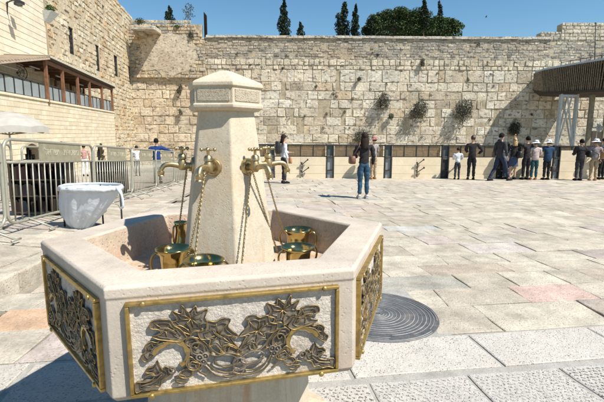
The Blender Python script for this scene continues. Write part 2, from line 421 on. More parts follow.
mbc = MB()
def gpt(u, v, dz=-.006):
    p = E1*u+E2*v; return (p.x, p.y, gmain(p.x, p.y)+dz)
mbc.add([gpt(-4, 1.2), gpt(6, 1.2), gpt(6, 2.775), gpt(-4, 2.775)], [(0, 1, 2, 3)])
tag(mbc.build('cement_bed', M_cement), kind='structure')
# kerb
mk = MB(); rk = random.Random(4); y = 1.0
while y < 10.6:
    L = rk.uniform(.28, .55); h = kh(y+L/2)
    if h > .012:
        c = PAL(rk); x0 = kx(y); zb = gmain(x0, y)
        mk.box((kx(y+L/2)-.13+rk.gauss(0, .006), y+L/2, zb-.1+(h+.1)/2), (.26, L-.02, h+.1+rk.uniform(0, .008)), rz=.02, col=c)
    y += L
tag(mk.build('kerb', M_pave, bevel=.018), kind='structure')

# manhole cover
def manhole():
    c = Vector((MHC.x, MHC.y, gmain(MHC.x, MHC.y)))
    root = empty('manhole_cover', c, 0, 'round cast iron manhole cover with concentric ridges beside the fountain', 'manhole cover')
    root.rotation_euler = (-.02, 0, 0); root.scale = (1.03, 1.08, 1)
    s = MB(); s.lathe([(.0, .010), (.40, .010), (.47, .010), (.475, .0), (.475, -.03)], 64, cap=False); s.build('surround_ring', M_iron, root)
    d = MB(); d.lathe([(.0, .0125), (.38, .0125), (.385, .0115)], 64, cap=False)
    d.build('cover_plate', M_iron, root)
    g = MB()
    for i, rr in enumerate((.03, .05, .072, .095, .12, .15, .18, .215, .25, .285, .315, .345, .375, .405, .43, .452, .468)):
        a0 = .4*i; n = 72; span = 2*pi*(.93 if i % 2 else .86)
        pts = [(rr*cos(a0+span*j/n), rr*sin(a0+span*j/n), .0125) for j in range(n+1)]
        g.tube(pts, .0024 if i % 3 else .0036, 6)
    g.build('ridge', M_ironl, root, smooth=True)
manhole()
# grey cement patch around the manhole
mp = MB(); A = [(-.62, -.46), (.50, -.47), (.36, .62), (-.30, .55), (-.7, .3)]
mp.add([(MHC.x+a, MHC.y+b, gmain(0, MHC.y+b)+.005) for a, b in A], [(0, 1, 2, 3, 4)])
tag(mp.build('cement_patch', M_cement), kind='structure')

# ------------------------------------------------------------------ fountain
S = .75
FC = Vector((-.4464*S, 2.5288*S, 0)); ROT = .2256; PROT = .31
ZT = EYE-.5808*S; ZB = EYE-1.0731*S
ft = empty('drinking_fountain', (FC.x, FC.y, gmain(FC.x, FC.y)), 0, 'hexagonal cream stone fountain with brass taps, pyramid cap and bronze vine panels', 'fountain')
FZ = gmain(FC.x, FC.y)
def hexa(r, z, rot, n=6):
    out = []
    for k in range(n):
        a = rot + radians(-30+60*k); out.append(Vector((r*sin(a), -r*cos(a), z)))
    return out
TILT = Matrix.Rotation(-.010, 4, 'Y')
def hexstack(levels, rot, flip=False):
    mb = MB(); rings = [hexa(r, z-FZ, rot) for r, z in levels]
    vs = [v for r_ in rings for v in r_]; fs = []
    for i in range(len(levels)-1):
        for k in range(6):
            k2 = (k+1) % 6; fs.append((i*6+k, i*6+k2, (i+1)*6+k2, (i+1)*6+k))
    mb.add(vs, fs); return mb
# basin: outer shell, rim, inner wall and floor in one mesh
lv = [(.30*S, ZB-.002), (.985*S, ZB), (1.010*S, ZB+.02), (1.006*S, ZT-.042), (1.012*S, ZT-.036), (1.012*S, ZT-.008), (1.0*S, ZT), (.795*S, ZT), (.785*S, ZT-.008), (.755*S, ZT-.165), (.745*S, ZT-.172), (.2*S, ZT-.175)]
def build_mod(mb, *a, **k): return mb.build(*a, **k)
bas = hexstack(lv, ROT)
nf = len(bas.f)
for i in range(nf): bas.m[i] = 1 if i >= 8*6 else 0
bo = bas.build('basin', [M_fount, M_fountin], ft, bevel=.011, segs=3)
bo.matrix_local = TILT
me = bo.data
pd = hexstack([(.70*S, FZ-.05), (.70*S, FZ+.06), (.52*S, FZ+.10), (.50*S, ZB-.16), (.66*S, ZB-.03), (.68*S, ZB-.001)], ROT)
pd.build('pedestal', M_pillar, ft, bevel=.012, segs=2)
# pillar and cap
def pz(u): return EYE+u*S
PB = [(.335*S, ZT-.21), (.33*S, ZT-.17), (.305*S, ZT-.165), (.172*S, pz(.14))]
pl = hexstack(PB, PROT+radians(30)); pl.build('pillar', M_pillar, ft, bevel=.006, segs=2)
RC = .2258*S; z0 = pz(.1579); z1 = pz(.2505)
cp = hexstack([(.15*S, z0-.028), (.198*S, z0-.026), (RC*.995, z0-.014), (RC*1.0, z0-.003), (RC*.985, z0), (RC*.95, z0+.002), (RC*.95, z1-.003), (RC*.985, z1), (RC*1.0, z1+.003), (RC*.99, z1+.016), (RC*.93, z1+.024), (RC*.18, z1+.074), (RC*.02, z1+.076)], .3588+radians(30))
cp.build('cap', M_pillar, ft, bevel=.004, segs=2)
# inset dotted panels on the cap faces
ci = MB()
for k in range(6):
    a = .3588+radians(30+60*k); nrm = Vector((sin(a), -cos(a), 0)); tan_ = Vector((cos(a), sin(a), 0))
    ap = RC*.95*cos(radians(30)); hw = RC*.5*.95-.012
    def fr(u, v, d): return nrm*(ap+d)+tan_*u+Vector((0, 0, v+(z0+z1)/2-FZ))
    ci.prism([(-hw, -.024), (hw, -.024), (hw, .024), (-hw, .024)], fr, -.01, .003)
ci.build('cap_inlay', stone('dotted_inlay_stone', (.57, .49, .36), scale=9, var=.15, stainamt=.2, bump=1, bscale=160, dist=.006, pits=.7, pitscale=150, stscale=6), ft, bevel=.002)

# relief panels -----------------------------------------------------
FW, FH = .65, .30
def conv(x, y, zx=118., zy=272., sc_=3.1417):
    px = x/sc_+zx; py = y/sc_+zy
    t = (px-121.5)/(341-121.5); hL, hR = 103., 87.5
    s_ = t*hR/((1-t)*hL+t*hR)
    yt = 293+(274.5-293)*t; h = hL+(hR-hL)*t
    return ((s_-.5)*FW, (.5-(py-yt)/h)*FH)
LA = [(225,160),(200,150),(172,128),(192,120),(178,95),(205,103),(205,78),(225,98),(245,80),(250,98),(278,88),(268,112),(275,125),(255,135),(262,150),(240,150)]
LB = [(262,160),(285,150),(290,130),(312,132),(330,122),(352,125),(345,145),(372,170),(352,175),(372,205),(340,195),(330,215),(310,195),(290,200),(295,180),(270,180)]
LC = [(205,172),(188,150),(170,140),(160,125),(135,122),(105,128),(100,148),(125,152),(130,165),(105,172),(122,180),(150,183),(185,186)]
LD = [(150,192),(128,184),(112,198),(92,196),(75,210),(78,224),(62,240),(72,256),(88,246),(100,235),(106,218),(122,214),(145,200)]
LE = [(108,262),(98,280),(80,285),(70,300),(95,302),(92,318),(70,328),(42,330),(36,345),(40,362),(60,352),(80,352),(95,340),(112,340),(120,320),(138,312),(150,292),(130,280),(122,292)]
LF = [(225,262),(252,270),(240,284),(228,288),(222,302),(206,308),(190,303),(198,288),(212,280)]
LG = [(215,185),(240,180),(262,188),(280,205),(290,225),(275,232),(258,225),(250,232),(232,228),(226,210),(212,200)]
LH = [(330,205),(352,198),(372,205),(392,222),(380,232),(360,226),(340,228),(322,222)]
LI = [(205,255),(222,240),(238,252),(250,262),(246,280),(228,285),(212,278)]
LJ = [(168,150),(190,138),(215,150),(228,168),(215,182),(190,180),(172,170)]
ARC = [(98,236),(106,224),(118,214),(132,204),(146,197),(162,191),(178,190),(194,195),(205,206),(212,220),(214,236),(210,252),(200,264),(188,271)]
def arcpoly():
    out = []; inn = []; n = len(ARC)
    for i, p in enumerate(ARC):
        a = Vector(ARC[max(0, i-1)]); b = Vector(ARC[min(n-1, i+1)]); t = (b-a).normalized(); nn = Vector((t.y, -t.x))
        w_ = 10 if i % 2 else 6
        w_ *= .7 if i in (0, n-1) else 1
        out.append(tuple(Vector(p)+nn*w_)); inn.append(tuple(Vector(p)-nn*(8 if i % 2 else 5)))
    return out+inn[::-1]
TUBES = [[(228,232),(224,212),(236,196),(254,196),(268,210),(270,226)], [(275,262),(300,284),(340,294),(375,284),(400,272)], [(270,272),(300,300),(345,307),(385,296),(405,285)],
         [(288,234),(312,238),(350,228),(385,236),(402,246)], [(165,312),(185,304),(202,312),(186,319),(168,324),(188,333),(208,326)], [(300,262),(330,274),(360,270),(385,258)], [(120,150),(150,148),(180,165)], [(90,232),(108,208),(136,196)], [(208,190),(222,178),(240,180),(252,196),(246,212),(234,208)], [(285,205),(300,222),(322,232),(345,226),(350,210)], [(60,318),(82,306),(104,308),(122,296)], [(50,345),(74,338),(98,328),(120,306)], [(236,272),(250,292),(276,304)], [(215,128),(226,142),(228,160)], [(300,150),(310,165),(330,178)]]
RINGS = [(253,243,11,10), (272,238,10,10), (265,257,10,9), (158,287,12,11), (340,250,38,18), (384,262,22,20)]
def make_relief():
    br = MB(); gl = MB(); arcm = []
    for sgn in (-1, 1):
        def fr(u, v, d): return Vector((-sgn*u, v, d))
        def C(p): return conv(*p)
        for q, poly in enumerate((LA, LB, LC, LD, LE, LF, LG, LH, LI, LJ)):
            gx = sum(p[0] for p in poly)/len(poly); gy_ = sum(p[1] for p in poly)/len(poly); e_ = (1.18, 1.2, 1.15, 1.15, 1.15, 1.25, 1.1, 1, 1, 1)[q]
            pp = [C(p) for p in smooth_path([(gx+(p[0]-gx)*e_, gy_+(p[1]-gy_)*e_) for p in poly+poly[:1]], 3)[:-1]]
            zo = .009+.0016*(q % 3)
            n = len(pp); cx = sum(p[0] for p in pp)/n; cy = sum(p[1] for p in pp)/n
            # domed leaf: fan to a raised centre so the leaf catches light
            vs = [fr(u, v, zo) for u, v in pp]+[fr(u, v, zo-.006) for u, v in pp]
            mid = [fr(cx+(u-cx)*.5, cy+(v-cy)*.5, zo-.003) for u, v in pp]
            fs = [(i, (i+1) % n, 2*n+(i+1) % n, 2*n+i) for i in range(n)]+[(n+i, n+(i+1) % n, (i+1) % n, i) for i in range(n)]+[tuple(range(2*n, 3*n))]
            br.add(vs+mid, fs)
            gl.tube([fr(u, v, zo+.001) for u, v in pp], .0019, 6, closed=True)
            ic = [fr(cx+(u-cx)*.72, cy+(v-cy)*.72, zo+.0005) for u, v in pp]
            br.tube(ic, .0013, 5, closed=True)
            if q < 4:
                for i in range(3, n, 6):
                    u, v = pp[i]; gl.tube([fr(cx, cy, zo-.001), fr(cx+(u-cx)*.5, cy+(v-cy)*.5, zo), fr(cx+(u-cx)*.85, cy+(v-cy)*.85, zo)], [.0016, .0013, .0008], 5)
        ap_ = [C(p) for p in arcpoly()]; h = len(ap_)//2
        vs = [fr(u, v, .013) for u, v in ap_]+[fr(u, v, .004) for u, v in ap_]; n = len(ap_)
        fs = [(i, i+1, n-2-i, n-1-i) for i in range(h-1)]+[(n+i, n+(i+1) % n, (i+1) % n, i) for i in range(n)]
        arcm.append(MB().add(vs, fs))
        br.tube([fr(u, v, .012) for u, v in ap_], .0012, 5, closed=True)
        for tb in TUBES: br.tube([fr(*C(p), .011) for p in smooth_path(tb)], .0030, 7)
        for tb in TUBES: gl.tube([fr(*C((p[0]+2, p[1]-3)), .0135) for p in smooth_path(tb)], .0011, 5)
        for (x, y_, rx, ry) in RINGS:
            n = 22; P = [fr(*C((x+rx*cos(2*pi*j/n), y_+ry*sin(2*pi*j/n))), .012) for j in range(n)]
            br.tube(P, .0030, 7, closed=True)
            if rx < 14: u, v = C((x, y_)); br.ball(fr(u, v, .010), .0045, 8, 5)
    return br, gl, arcm
def smooth_path(p, k=4):
    P = [Vector(q) for q in p]; out = []
    for i in range(len(P)-1):
        a = P[max(0, i-1)]; b = P[i]; c = P[i+1]; d = P[min(len(P)-1, i+2)]
        for j in range(k):
            t = j/k
            out.append(.5*((2*b)+(-a+c)*t+(2*a-5*b+4*c-d)*t*t+(-a+3*b-3*c+d)*t**3))
    out.append(P[-1]); return out
br, gl, arcm = make_relief()
fm = MB(); bw = .0115
def lfr(u, v, d): return Vector((u, v, d))
for (cx_, cy_, sx_, sy_) in ((0, FH/2-bw/2, FW, bw), (0, -FH/2+bw/2, FW, bw), (-FW/2+bw/2, 0, bw, FH-2*bw-.001), (FW/2-bw/2, 0, bw, FH-2*bw-.001)):
    fm.box((cx_, cy_, .006), (sx_, sy_, .020))
bk = MB()
# hammered backing with small real relief
nxp, nyp = 90, 42; rr = random.Random(2)
vs = []
for j in range(nyp+1):
    for i in range(nxp+1):
        u = (i/nxp-.5)*(FW-2*bw+.004); v = (j/nyp-.5)*(FH-2*bw+.004)
        vs.append((u, v, .0015+.0022*noise.noise(Vector((u*55, v*55, 1)))+.0015*noise.noise(Vector((u*140, v*140, 4)))))
bk.add(vs, [(j*(nxp+1)+i, j*(nxp+1)+i+1, (j+1)*(nxp+1)+i+1, (j+1)*(nxp+1)+i) for j in range(nyp) for i in range(nxp)])
st = []
for (u, v) in ((-FW/2+.05, FH/2-bw/2), (FW/2-.05, FH/2-bw/2), (-FW/2+.06, -FH/2+bw/2-.004), (FW/2-.06, -FH/2+bw/2-.004)):
    st.append(MB().ball((u, v, .017), .009, 10, 6, (1, 1, .6)))
proto = None
for k in range(6):
    a = ROT+radians(60*k); nrm = Vector((sin(a), -cos(a), 0)); tan_ = Vector((cos(a), sin(a), 0))
    ap = 1.008*S*cos(radians(30))
    e = bpy.data.objects.new('relief_panel', None); e.empty_display_size = .1; col.objects.link(e); e.parent = ft
    Mx = Matrix((tan_, Vector((0, 0, 1)), nrm)).transposed().to_4x4()
    Mx.translation = nrm*(ap+.001)+Vector((0, 0, (ZT-.036+ZB+.012)/2-FZ-.003))
    e.matrix_local = TILT @ Mx
    if proto is None:
        proto = [bk.build('backing_stone', M_panelst, e, smooth=True), fm.build('frame', M_gilt, e, bevel=.003), br.build('vine_relief', M_bronze, e, smooth=False, autos=40),
                 gl.build('gilded_outline', M_gline, e, smooth=True)]+[a_.build('gilded_wreath', M_gilt, e, bevel=.0015) for a_ in arcm]+[a_.build('frame_stud', M_gilt, e, smooth=True) for a_ in st]
    else:
        for p in proto:
            c = p.copy(); col.objects.link(c); c.parent = e

# taps ---------------------------------------------------------------
def make_tap(k):
    a = PROT+radians(30+60*k); nrm = Vector((sin(a), -cos(a), 0)); tan_ = Vector((cos(a), sin(a), 0))
    z = 1.262; rp = (.305 + (.172-.305)*((z-(ZT-.165))/(pz(.14)-(ZT-.165))))*S*cos(radians(30))
    e = bpy.data.objects.new('tap', None); e.empty_display_size = .05; col.objects.link(e); e.parent = ft
    Mx = Matrix((nrm, tan_, Vector((0, 0, 1)))).transposed().to_4x4()   # local x = outwards (away from the pillar)
    Mx.translation = nrm*rp+Vector((0, 0, z-FZ)); e.matrix_local = Mx; TM[k] = Mx
    return e
tprot = None; TAPS = []; TM = {}
for k in range(-3, 3):
    e = make_tap(k); TAPS.append(e)
    if tprot is None:
        fl = MB(); fl.lathe([(.006, -.012), (.036, -.010), (.038, .002), (.034, .009), (.026, .011), (.024, .006), (.016, .006), (.014, .016), (.002, .016)], 28, axis=(1, 0, 0))
        bd = MB()
        bd.tube([(0, 0, 0), (.02, 0, 0), (.035, 0, 0), (.05, 0, .0)], [.013, .013, .017, .017], 14)
        bd.tube([(.048, 0, -.018), (.048, 0, -.008), (.048, 0, .012), (.048, 0, .026), (.048, 0, .03), (.048, 0, .045), (.048, 0, .052)], [.012, .018, .019, .014, .018, .017, .010], 14)
        sp_ = MB()
        pts = smooth_path([(.048, 0, -.004), (.075, 0, .004), (.10, 0, .007), (.122, 0, .002), (.134, 0, -.014), (.136, 0, -.024)], 5)
        sp_.tube(pts, [.0125-.0035*i/(len(pts)-1) for i in range(len(pts))], 12)
        sp_.lathe([(.009, 0), (.014, -.002), (.015, -.010), (.012, -.018), (.014, -.022), (.009, -.024)], 14, origin=(.136, 0, -.020))
        hd = MB(); hd.tube([(.048, 0, .05), (.048, 0, .072)], [.006, .006], 10); hd.ball((.048, 0, .076), .0095, 12, 8, (1, 1, .8))
        for j in range(4):
            q = radians(20+90*j); dx, dy = cos(q), sin(q)
            hd.tube([(.048+dx*.006, dy*.006, .074), (.048+dx*.022, dy*.022, .074)], [.0045, .0035], 8)
            hd.ball((.048+dx*.026, dy*.026, .074), .0075, 10, 7)
        tprot = [fl.build('flange', M_brass, e, smooth=True, autos=40), bd.build('valve_body', M_brass, e, autos=45), sp_.build('spout', M_brass, e, autos=45), hd.build('handle', M_brass, e, autos=45)]
    else:
        for p in tprot:
            c = p.copy(); col.objects.link(c); c.parent = e

# cups ---------------------------------------------------------------
FLZ = ZT-.175
CUPH = .118
def cup(name, px, py, zrim, Y, rot, label, tall=False, tilt=0, tiltax=0, s=1.0):
    p = at(px, py, Y); c = Vector((p.x, p.y, zrim-CUPH*s))
    e = empty(name, c, rot, label, 'cup', 'brass hand washing cups in the basin')
    e.rotation_euler = (tilt*cos(tiltax), tilt*sin(tiltax), rot); e.scale = (s, s, s)
    b = MB()
    if not tall:
        prof = [(.0, .0), (.048, .0), (.052, .004), (.053, .03), (.056, .075), (.058, .092), (.066, .103), (.076, .112), (.078, .118), (.074, .1165), (.060, .104), (.053, .092), (.050, .05), (.047, .01), (.0, .008)]
    else:
        prof = [(.0, .0), (.042, .0), (.044, .01), (.040, .05), (.030, .085), (.024, .12), (.026, .15), (.034, .168), (.032, .169), (.022, .15), (.020, .12), (.025, .09), (.03, .05), (0, .012)]
    b.lathe(prof, 40, cap=False); b.build('cup_body', M_cup, e, smooth=True)
    for sgn in (-1, 1):
        h = MB()
        if not tall: pts = [(.060, 0, .100), (.075, 0, .108), (.092, 0, .096), (.098, 0, .07), (.090, 0, .04), (.068, 0, .025), (.052, 0, .03)]
        else: pts = [(.030, 0, .15), (.05, 0, .155), (.06, 0, .13), (.056, 0, .08), (.042, 0, .05)]
        pp = smooth_path([(sgn*x, y, z) for x, y, z in pts], 5)
        h.tube(pp, .0048, 10); h.build('handle', M_cup, e, smooth=True)
    return e
def zat(px, py, Y): return at(px, py, Y).z
C1 = cup('washing_cup', 298, 246.7, zat(298, 246.7, 1.87), 1.87, .5, 'brass two-handled cup nearest the front rim, right of the pillar')
C2 = cup('washing_cup', 297.8, 229, zat(297.8, 229, 2.16), 2.16, -.25, 'brass two-handled cup farther back, right of the pillar')
C3 = cup('washing_cup', 173.3, 248, zat(173.3, 248, 1.69), 1.69, .55, 'upright brass two-handled cup left of the pillar')
C4 = cup('washing_cup', 203, 261, zat(203, 259.5, 1.56), 1.56, .35, 'tilted brass cup with wide rim lying in front of the pillar', tilt=.05, tiltax=.25)
C5 = cup('washing_jug', 180.5, 223.6, zat(180.5, 223.6, 2.12), 2.12, 1.2, 'slender brass jug with narrow neck behind the upright left cup', tall=True)
C5.location.z = FLZ
for c, w_ in ((C1, 1.0), (C2, 1.0), (C3, .92), (C4, .98)):
    zr_ = c.location.z+CUPH; c.location.z = FLZ+.001; c.scale = (w_, w_, max(.9, min(1.6, (zr_-FLZ)/CUPH)))
# chains -------------------------------------------------------------
def chain(a, b, sag=.02):
    a = Vector(a); b = Vector(b); L = (b-a).length; n = int(L/.0085)
    mb = MB(); side = Vector((0, 0, 1))
    for i in range(n):
        t = (i+.5)/n; p = a.lerp(b, t)+Vector((0, 0, -sag*4*t*(1-t)))
        d = (b-a).normalized(); x = d.orthogonal().normalized(); y = d.cross(x)
        w_ = x if i % 2 else y
        P = [p+d*(.0068*cos(q))+w_*(.0042*sin(q)) for q in [2*pi*j/8 for j in range(8)]]
        mb.tube([v-Vector((FC.x, FC.y, FZ)) for v in P], .0015, 4, closed=True)
    return mb.build('chain', M_brass, ft)
def tapw(k, lx, lz):
    return Vector((FC.x, FC.y, FZ))+(TM[k-3] @ Vector((lx, 0, lz)))
chain(tapw(2, .085, -.0), C4.location+Vector((-.03, -.03, .10)), .0)
chain(tapw(2, .06, -.005), C3.location+Vector((.06, .0, .115)), .0)
chain(tapw(1, .03, -.012), C5.location+Vector((0, -.03, .14)), .0)
chain(tapw(3, .02, -.02), Vector((FC.x+.09, FC.y-.26, FLZ+.02)), .0)
chain(tapw(3, .03, -.012), C1.location+Vector((-.09, .02, .07)), .01)
chain(tapw(4, .03, -.012), C2.location+Vector((-.07, 0, .10)), .01)

# ------------------------------------------------------------------ masonry generator
def ashlar(mb, O, sd_, nd, s0, s1, zs, lenr, colf, r, gap=.03, relief=(.0, .06), bev=.04, holes=(), keep=None, drop=0, jit=.02, rgap=0):
    """zs: list of course heights boundaries. O origin (x,y), sd_ unit along, nd outward normal."""
    O = Vector((O[0], O[1], 0)); sd_ = Vector((sd_[0], sd_[1], 0)); nd = Vector((nd[0], nd[1], 0))
    for a, b in zip(zs[:-1], zs[1:]):
        h = b-a; s = s0-r.random()*.5
        segs = []
        while s < s1:
            L = r.uniform(*lenr)*(h if lenr[0] > 5 else 1); segs.append((max(s, s0), min(s+L, s1))); s += L
        for (p, q) in segs:
            pieces = [(p, q)]
            for (hs0, hs1, hz0, hz1) in holes:
                if b > hz0+.02 and a < hz1-.02:
                    np_ = []
                    for (x, y) in pieces:
                        if y <= hs0 or x >= hs1: np_.append((x, y)); continue
                        if x < hs0: np_.append((x, hs0))
                        if y > hs1: np_.append((hs1, y))
                    pieces = np_
            for (x, y) in pieces:
                if y-x < gap*1.5: continue
                if keep and not keep((x+y)/2, (a+b)/2): continue
                if r.random() < drop: continue
                d = r.uniform(*relief); g = gap/2+r.random()**3*rgap
                J = lambda: r.uniform(-jit, jit)
                o4 = [(x+g, a+g), (y-g, a+g), (y-g, b-g), (x+g, b-g)]
                B = min(bev, (y-x)*.25, h*.25)
                i4 = [(x+g+B+J(), a+g+B+J()), (y-g-B+J(), a+g+B+J()), (y-g-B+J(), b-g-B+J()), (x+g+B+J(), b-g-B+J())]
                vs = [O+sd_*u+Vector((0, 0, v))+nd*(-.05) for u, v in o4]+[O+sd_*u+Vector((0, 0, v))+nd*(d+r.uniform(-.3, .3)*B) for u, v in i4]
                mb.add(vs, [(4, 5, 6, 7), (0, 1, 5, 4), (1, 2, 6, 5), (2, 3, 7, 6), (3, 0, 4, 7)], colf((x+y)/2, (a+b)/2, r))
def courses(z0, z1, lo, hi, r):
    zs = [z0]
    while zs[-1] < z1-lo*.6: zs.append(zs[-1]+r.uniform(lo, hi))
    zs[-1] = z1; return zs

# ------------------------------------------------------------------ the great wall
WY = 58.0
def wx(px, py=100): return at(px, py, WY).x
def wz(py, px=400): return at(px, py, WY).z
TOPZ = wz(36.5, 400); ZMID = wz(70, 400); ZBOT = -7.0
XL = wx(132); XSTEP = wx(206, 33)
rw = random.Random(21)
ww = MB()
def jit3(c, r, k): 
    m_ = r.uniform(1-k, 1+k); return tuple(max(.02, x*m_*r.uniform(.99, 1.01)) for x in c)
holes_dark = []
for (px, py, wd, ht) in ((283, 93, 4, 7), (324, 83+24, 12, 6), (552, 115, 5, 6), (453, 103, 4, 3), (475, 102, 4, 3), (484, 104, 4, 4), (496, 120, 5, 9), (292, 115, 3, 10), (343, 120, 4, 8), (272, 128, 10, 3), (240, 128, 9, 6), (300, 128, 7, 7), (438, 118, 6, 3), (338, 80, 4, 5), (380, 128, 5, 4), (406, 124, 6, 5), (470, 131, 8, 3)):
    p = at(px, py, WY); k = WY/F; holes_dark.append((p.x-wd*k/2, p.x+wd*k/2, p.z-ht*k/2, p.z+ht*k/2))
def col_low(s, z, r):
    t = r.random(); left = max(0, min(1, (wx(290)-s)/14)); n = noise.noise(Vector((s*.12, z*.2, 3)))
    if t < .58: c = (.76, .68, .53)
    elif t < .74: c = (.80, .735, .60)
    elif t < .88: c = (.69, .60, .46)
    elif t < .96: c = (.65, .53, .37)
    else: c = (.56, .48, .36)
    o = (.72, .53, .33)
    f = min(.75, max(0, left*.5+n*.4)); c = tuple(a*(1-f)+b*f for a, b in zip(c, o))
    return jit3(c, r, .10)
def col_up(s, z, r):
    n = noise.noise(Vector((s*.1, z*.35, 8))); t = r.random()
    if t < .6: c = (.46, .43, .37)
    elif t < .8: c = (.56, .52, .44)
    elif t < .93: c = (.33, .31, .27)
    else: c = (.66, .60, .48)
    left = max(0, min(1, (wx(215)-s)/5)); f = min(.6, max(0, n*.7+left*.5)); o = (.68, .50, .31)
    c = tuple(a*(1-f)+b*f for a, b in zip(c, o)); return jit3(c, r, .14)
XR = wx(640)
zs = [ZBOT]
while zs[-1] < ZMID-.8: zs.append(zs[-1]+rw.choice((1.12, 1.12, 1.18, .95, 1.15)))
zs[-1] = ZMID
ashlar(ww, (0, WY), (1, 0), (0, -1), XL, XR, zs, (.9, 2.4), col_low, rw, gap=.02, relief=(-.01, .07), bev=.05, holes=holes_dark, jit=.06, drop=.006, rgap=.09)
wl = courses(ZMID, ZMID+1.3, .5, .55, rw)
ashlar(ww, (0, WY), (1, 0), (0, -1), XL, XR, wl, (.5, 1.1), lambda s, z, r: jit3((.72, .64, .49), r, .15), rw, gap=.06, relief=(0, .12), bev=.05, jit=.03, drop=.03)
wu = MB()
ashlar(wu, (0, WY), (1, 0), (0, -1), XL, XR, courses(ZMID+1.3, TOPZ-.25, .30, .40, rw), (.35, .95), col_up, rw, gap=.03, relief=(-.02, .06), bev=.03, jit=.02, drop=.03, rgap=.03)
ww_root = empty('ancient_wall', (0, WY, ZBOT), 0, 'huge pale limestone block wall of a plaza, greyer small courses on top', 'stone wall')
def rel(mb, o):
    mb.v = [(x-o[0], y-o[1], z-o[2]) for x, y, z in mb.v]; return mb
WO = (0, WY, ZBOT)
rel(ww, WO).build('large_course_masonry', M_wall, ww_root)
rel(wu, WO).build('small_course_masonry', M_wallup, ww_root)
bk = MB(); bk.box(((XL+XR)/2, WY+1.015, (ZBOT+TOPZ-.3)/2), (XR-XL+.5, 2, TOPZ-.3-ZBOT)); rel(bk, WO).build('wall_core', M_mortar, ww_root)
cpn = MB(); s = XSTEP
while s < wx(536):
    L = rw.uniform(1, 2); cpn.box((s+L/2, WY+.4, TOPZ-.12+rw.uniform(-.03, .03)), (L-.03, 1.2, .30), col=jit3((.62, .58, .50), rw, .08)); s += L
rel(cpn, WO).build('coping', M_wall, ww_root)
# higher wall to the left with plaster patch
ZL = wz(20.5, 170)
lw = MB(); rl = random.Random(5)
def topl(s):
    px = 302+s*F/WY*.988
    return ZL - (.9 if px < 143 else 0) - (max(0, (px-200))*.35) - .25*abs(noise.noise(Vector((s*.9, 0, 0))))
def plaster_in(s, z):
    p = ((s-wx(168, 55))/3.9)**2+((z-wz(54, 166))/2.7)**2 + .25*noise.noise(Vector((s*.5, z*.5, 0)))
    return p < .92
ashlar(lw, (0, WY-.35), (1, 0), (0, -1), XL, wx(207), courses(ZMID-1.2, ZL, .36, .46, rl), (.4, 1.0), col_up_l := (lambda s, z, r: jit3((.68, .54, .36) if r.random() < .6 else (.56, .50, .40), r, .15)), rl, gap=.05, relief=(-.02, .08), bev=.04, keep=lambda s, z: z < topl(s) and not plaster_in(s, z), drop=.02)
rel(lw, WO)
lo = lw.build('raised_corner_masonry', M_wallup, ww_root)
cb = MB(); cb.box(((XL+wx(204))/2, WY+.4-.36+.03, (ZMID-1.2+ZL-.5)/2), (wx(204)-XL, .74, ZL-.5-ZMID+1.2)); rel(cb, WO).build('corner_core', M_mortar, ww_root)
pp = MB(); n = 40; c0 = Vector((wx(168, 55), WY-.44, wz(54, 166)))
vs = [c0-Vector((0, .05, 0))]+[Vector((c0.x+4.0*cos(2*pi*i/n)*(1+.3*noise.noise(Vector((i*.35, 0, 2)))), WY-.36, c0.z+2.75*sin(2*pi*i/n)*(1+.3*noise.noise(Vector((i*.35, 5, 2)))))) for i in range(n)]
pp.add(vs, [(0, 1+(i+1) % n, 1+i) for i in range(n)], (.66, .56, .42)); rel(pp, WO).build('plaster_patch', M_rough, ww_root)
# right hand raised masonry
rm = MB()
x1 = wx(541, 33); x2 = wx(562, 25)
ashlar(rm, (0, WY-.02), (1, 0), (0, -1), x1, x2, courses(TOPZ-.3, wz(31.5, 550), .3, .4, rl), (.4, .9), col_up, rl, gap=.05)
ashlar(rm, (0, WY-.02), (1, 0), (0, -1), x2, XR, courses(TOPZ-.3, wz(22.5, 580), .42, .5, rl), (.5, 1.1), lambda s, z, r: jit3((.66, .60, .48), r, .12), rl, gap=.04, relief=(0, .06))
rel(rm, WO).build('raised_right_masonry', M_wallup, ww_root)
rc = MB(); rc.box(((x2+XR)/2, WY+.55, (TOPZ-.3+wz(23.5, 580))/2), (XR-x2, 1.1, wz(23.5, 580)-TOPZ+.3)); rc.box(((x1+x2)/2-.02, WY+.55, (TOPZ-.3+wz(32.5, 550))/2), (x2-x1, 1.1, wz(32.5, 550)-TOPZ+.3))
rel(rc, WO).build('raised_core', M_mortar, ww_root)

# ------------------------------------------------------------------ foliage
def leafcloud(mb, c, rad, n, size, cols, r, shell=.5, hang=0):
    c = Vector(c)
    for _ in range(n):
        while True:
            p = Vector((r.uniform(-1, 1), r.uniform(-1, 1), r.uniform(-1, 1)))
            if shell*r.random() < p.length < 1: break
        q = Vector((c.x+p.x*rad[0], c.y+p.y*rad[1], c.z+p.z*rad[2]))
        d = Vector((r.gauss(0, 1), r.gauss(0, 1), r.gauss(0, 1)+hang)).normalized(); e = d.orthogonal().normalized()
        e = (e*cos(r.random()*6)+d.cross(e)*sin(r.random()*6)).normalized()
        L = size*r.uniform(.6, 1.4); w_ = L*.42
        mb.add([q-d*L*.5, q+e*w_*.5, q+d*L*.5, q-e*w_*.5], [(0, 1, 2, 3)], jit3(r.choice(cols), r, .3))
DK = [(.022, .038, .02), (.03, .052, .024), (.016, .028, .017), (.042, .062, .03)]
